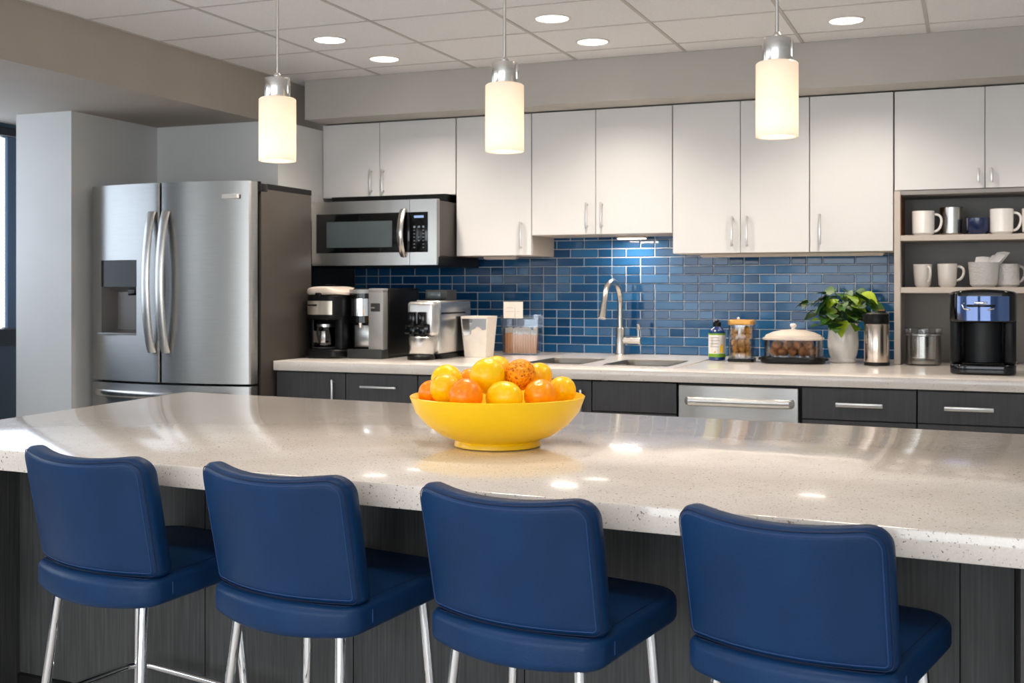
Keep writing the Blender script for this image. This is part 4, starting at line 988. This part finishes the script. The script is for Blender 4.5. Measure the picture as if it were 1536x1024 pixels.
# ------------------------------------------------------------------ mugs and cups on the shelves
def mug(name, lab, x, y, z, prof, mat, n=40, hz=None, group=None, rz=0.0, side=1, cat='mug'):
    t = thing(name, lab, cat, (x, y, z), rz, group)
    part('cup', B().lathe(prof, n=n), mat, t, False)
    if hz:
        r, z0, z1, out = hz; pts = []
        for i in range(15):
            f = i / 14; a = PI * f
            pts.append((side * (r - 0.004 + out * math.sin(a) ** 0.75 * (0.85 + 0.15 * math.cos(a))) if 0 < f < 1 else side * (r - 0.006), 0, lerp(z1, z0, (1 - math.cos(a)) / 2)))
        part('handle', B().tube(pts, 0.0072, 12), mat, t, False)
    return t
S1, S2 = 1.6355, 1.3465; ys = 6.93
def cupp(rb, rt, h, w=0.004): return [(0, 0), (rb * 0.8, 0), (rb * 0.84, 0.004), (rb, 0.014), (lerp(rb, rt, 0.5), h * 0.5), (rt, h - 0.002), (rt - w / 2, h), (rt - w, h - 0.002), (lerp(rb, rt, 0.5) - w, h * 0.5), (rb - w, 0.018), (0, 0.012)]
WM, GM = 'white mugs on the top shelf', 'cups on the lower shelf'
mug('mug', 'white mug nearest the oak side of the top shelf', -0.2701, ys, S1, cupp(0.059, 0.060, 0.137), 'porcelain', hz=(0.060, 0.022, 0.118, 0.046), group=WM)
mug('steel_tumbler', 'brushed steel tumbler on the top shelf between white mug and navy bowl', -0.1225, 7.02, S1, cupp(0.064, 0.065, 0.160), 'satin', cat='tumbler')
mug('small_bowl', 'small navy blue bowl on the top shelf', 0.0149, 6.96, S1, [(0, 0), (0.045, 0), (0.05, 0.004), (0.062, 0.03), (0.064, 0.092), (0.062, 0.094), (0.06, 0.092), (0.058, 0.032), (0, 0.01)], 'navy', cat='bowl')
mug('mug', 'white mug beside the navy bowl on the top shelf', 0.1353, ys, S1, cupp(0.059, 0.061, 0.139), 'porcelain', hz=(0.061, 0.022, 0.118, 0.046), group=WM)
mug('mug', 'white mug at the cut-off end of the top shelf', 0.2973, ys, S1, cupp(0.059, 0.061, 0.139), 'porcelain', hz=(0.061, 0.022, 0.118, 0.046), group=WM)
mug('mug', 'tall grey mug on the lower shelf nearest the side panel', -0.2736, ys, S2, cupp(0.043, 0.051, 0.128), 'greymug', hz=(0.047, 0.03, 0.115, 0.03), group=GM, rz=-0.9)
mug('mug', 'grey mug with round handle, second on the lower shelf', -0.1439, ys, S2, cupp(0.047, 0.053, 0.130), 'greymug', hz=(0.051, 0.038, 0.115, 0.045), group=GM)
mug('ribbed_jar', 'large ribbed white jar holding folded paper on the lower shelf', 0.0438, ys, S2, cupp(0.070, 0.081, 0.138), 'textmug', cat='jar')
mug('mug', 'ribbed grey mug last on the lower shelf beyond the large jar', 0.1651, 6.98, S2, cupp(0.062, 0.062, 0.128), 'textmug', hz=(0.062, 0.03, 0.115, 0.034), group=GM)
ppb = B()
rnp = random.Random(4)
for a, zt, tw in ((-0.35, 0.165, 0.3), (0.05, 0.175, -0.2), (0.42, 0.19, 0.35)):
    c_, s_ = math.cos(tw), math.sin(tw)
    pv = []
    for (u, v) in ((-0.035, 0), (0.035, 0), (0.035, 1), (0.0, 1.05), (-0.035, 1)):
        x = u * c_ + a * 0.06 + (0.075 * v * (1 if a > 0 else 0.2)); y = u * s_ - 0.02 + 0.03 * a; pv.append((x, y, lerp(0.09, zt, v)))
    ppb.raw(pv + [(x + 0.004, y + 0.012, z) for x, y, z in pv], [(0, 1, 2, 3, 4), (5, 6, 7, 8, 9), (0, 1, 6, 5), (1, 2, 7, 6), (2, 3, 8, 7), (3, 4, 9, 8), (4, 0, 5, 9)])
solo('folded_paper', ppb, 'porcelain', 'crumpled white paper packet sticking out of the ribbed jar', 'paper', (0.0438, ys, S2))

# ------------------------------------------------------------------ bowl and fruit on the island
bc = (-1.189, 2.886)
prof = [(0, 0.0), (0.108, 0.0), (0.116, 0.003), (0.115, 0.012), (0.112, 0.018), (0.15, 0.032), (0.19, 0.06), (0.219, 0.093), (0.233, 0.129), (0.2345, 0.134), (0.232, 0.136), (0.2285, 0.133), (0.213, 0.095), (0.184, 0.064), (0.145, 0.038), (0.10, 0.026), (0, 0.024)]
solo('fruit_bowl', B().lathe(prof, n=96), 'yellow', 'large glossy yellow bowl full of citrus fruit on the island worktop', 'bowl', (bc[0], bc[1], ZT + 0.0008), angle=40)
FR = 'citrus fruit in the yellow bowl'
def fruit(name, lab, c, r, mat, s=(1, 1, 1), rot=(0, 0, 0), bump=0.0, cat='fruit', tip=False):
    t_ = bmesh.new(); bmesh.ops.create_uvsphere(t_, u_segments=48, v_segments=32, radius=r)
    rn = random.Random(hash(lab) % 1000 if False else len(lab) * 7)
    ph = [rn.uniform(0, 6) for _ in range(6)]
    for v in t_.verts:
        n_ = v.co.normalized()
        w_ = 0.012 * math.sin(3 * n_.x + ph[0]) + 0.012 * math.sin(3 * n_.y + ph[1]) + 0.010 * math.sin(4 * n_.z + ph[2])
        pole = -0.05 * math.exp(-((1 - n_.z) / 0.02)) if not tip else 0.10 * math.exp(-((1 - n_.z) / 0.035))
        v.co = v.co * (1 + w_ + pole)
        v.co = Vector((v.co.x * s[0], v.co.y * s[1], v.co.z * s[2]))
    b = B(); b._add(t_)
    o = link(name, b.mesh(name, mat, 80)); o.location = c; o.rotation_euler = rot
    o['label'] = lab; o['category'] = cat; o['group'] = FR
    return o
fruit('lemon', 'yellow lemon at the back of the heap, on the fridge side', (-1.3381, 2.8869, 1.0871), 0.0436, 'lemon', rot=(0.9, 0.3, 0))
fruit('lemon', 'yellow lemon overlapping another, on the fridge side of the bowl', (-1.2924, 2.7759, 1.0738), 0.0394, 'lemon_deep', rot=(1.2, -0.5, 0.3))
fruit('orange', 'orange half hidden at the bowl rim nearest the fridge', (-1.3513, 2.816, 1.058), 0.0348, 'orange_red', rot=(0.8, 0.9, 0))
fruit('orange', 'orange barely showing between the lemons at the back', (-1.3052, 2.9678, 1.0785), 0.0352, 'orange', rot=(0.5, 0.9, 0))
fruit('orange', 'reddish orange at the front rim, beneath the big yellow fruit', (-1.2173, 2.7402, 1.0601), 0.0446, 'orange_red', rot=(0.7, -0.2, 0))
fruit('grapefruit', 'biggest bright yellow fruit on top in the middle of the heap', (-1.2017, 2.8464, 1.1055), 0.0468, 'lemon', s=(1.0, 1.0, 1.06), rot=(0.35, 0.3, 0))
fruit('lemon', 'yellow lemon topmost at the back, behind the big yellow fruit', (-1.2227, 2.9575, 1.1091), 0.043, 'lemon_deep', rot=(0.4, 0.4, 0))
fruit('pitted_orange', 'dark orange fruit with deeply pitted bumpy peel on top', (-1.1277, 2.8952, 1.1077), 0.0418, 'pitted', rot=(0.9, 0.4, 0))
fruit('lemon', 'wide bright yellow lemon at the front middle of the bowl', (-1.1339, 2.7991, 1.0527), 0.0441, 'lemon', s=(1.0, 1.0, 1.22), rot=(0.1, 1.45, -0.35))
fruit('orange', 'smooth orange at the front rim under the pitted orange', (-1.0584, 2.8614, 1.0569), 0.0428, 'orange', rot=(0.6, 0.2, 0))
fruit('lemon', 'yellow lemon behind the pitted orange', (-1.1138, 3.0008, 1.0963), 0.0384, 'lemon_deep', rot=(0.5, 0.5, 0))
fruit('lemon', 'yellow lemon at the bowl rim on the sink side', (-1.0354, 2.9674, 1.0613), 0.0386, 'lemon_deep', s=(1, 1, 1.08), rot=(0.9, 0.9, 0.4))
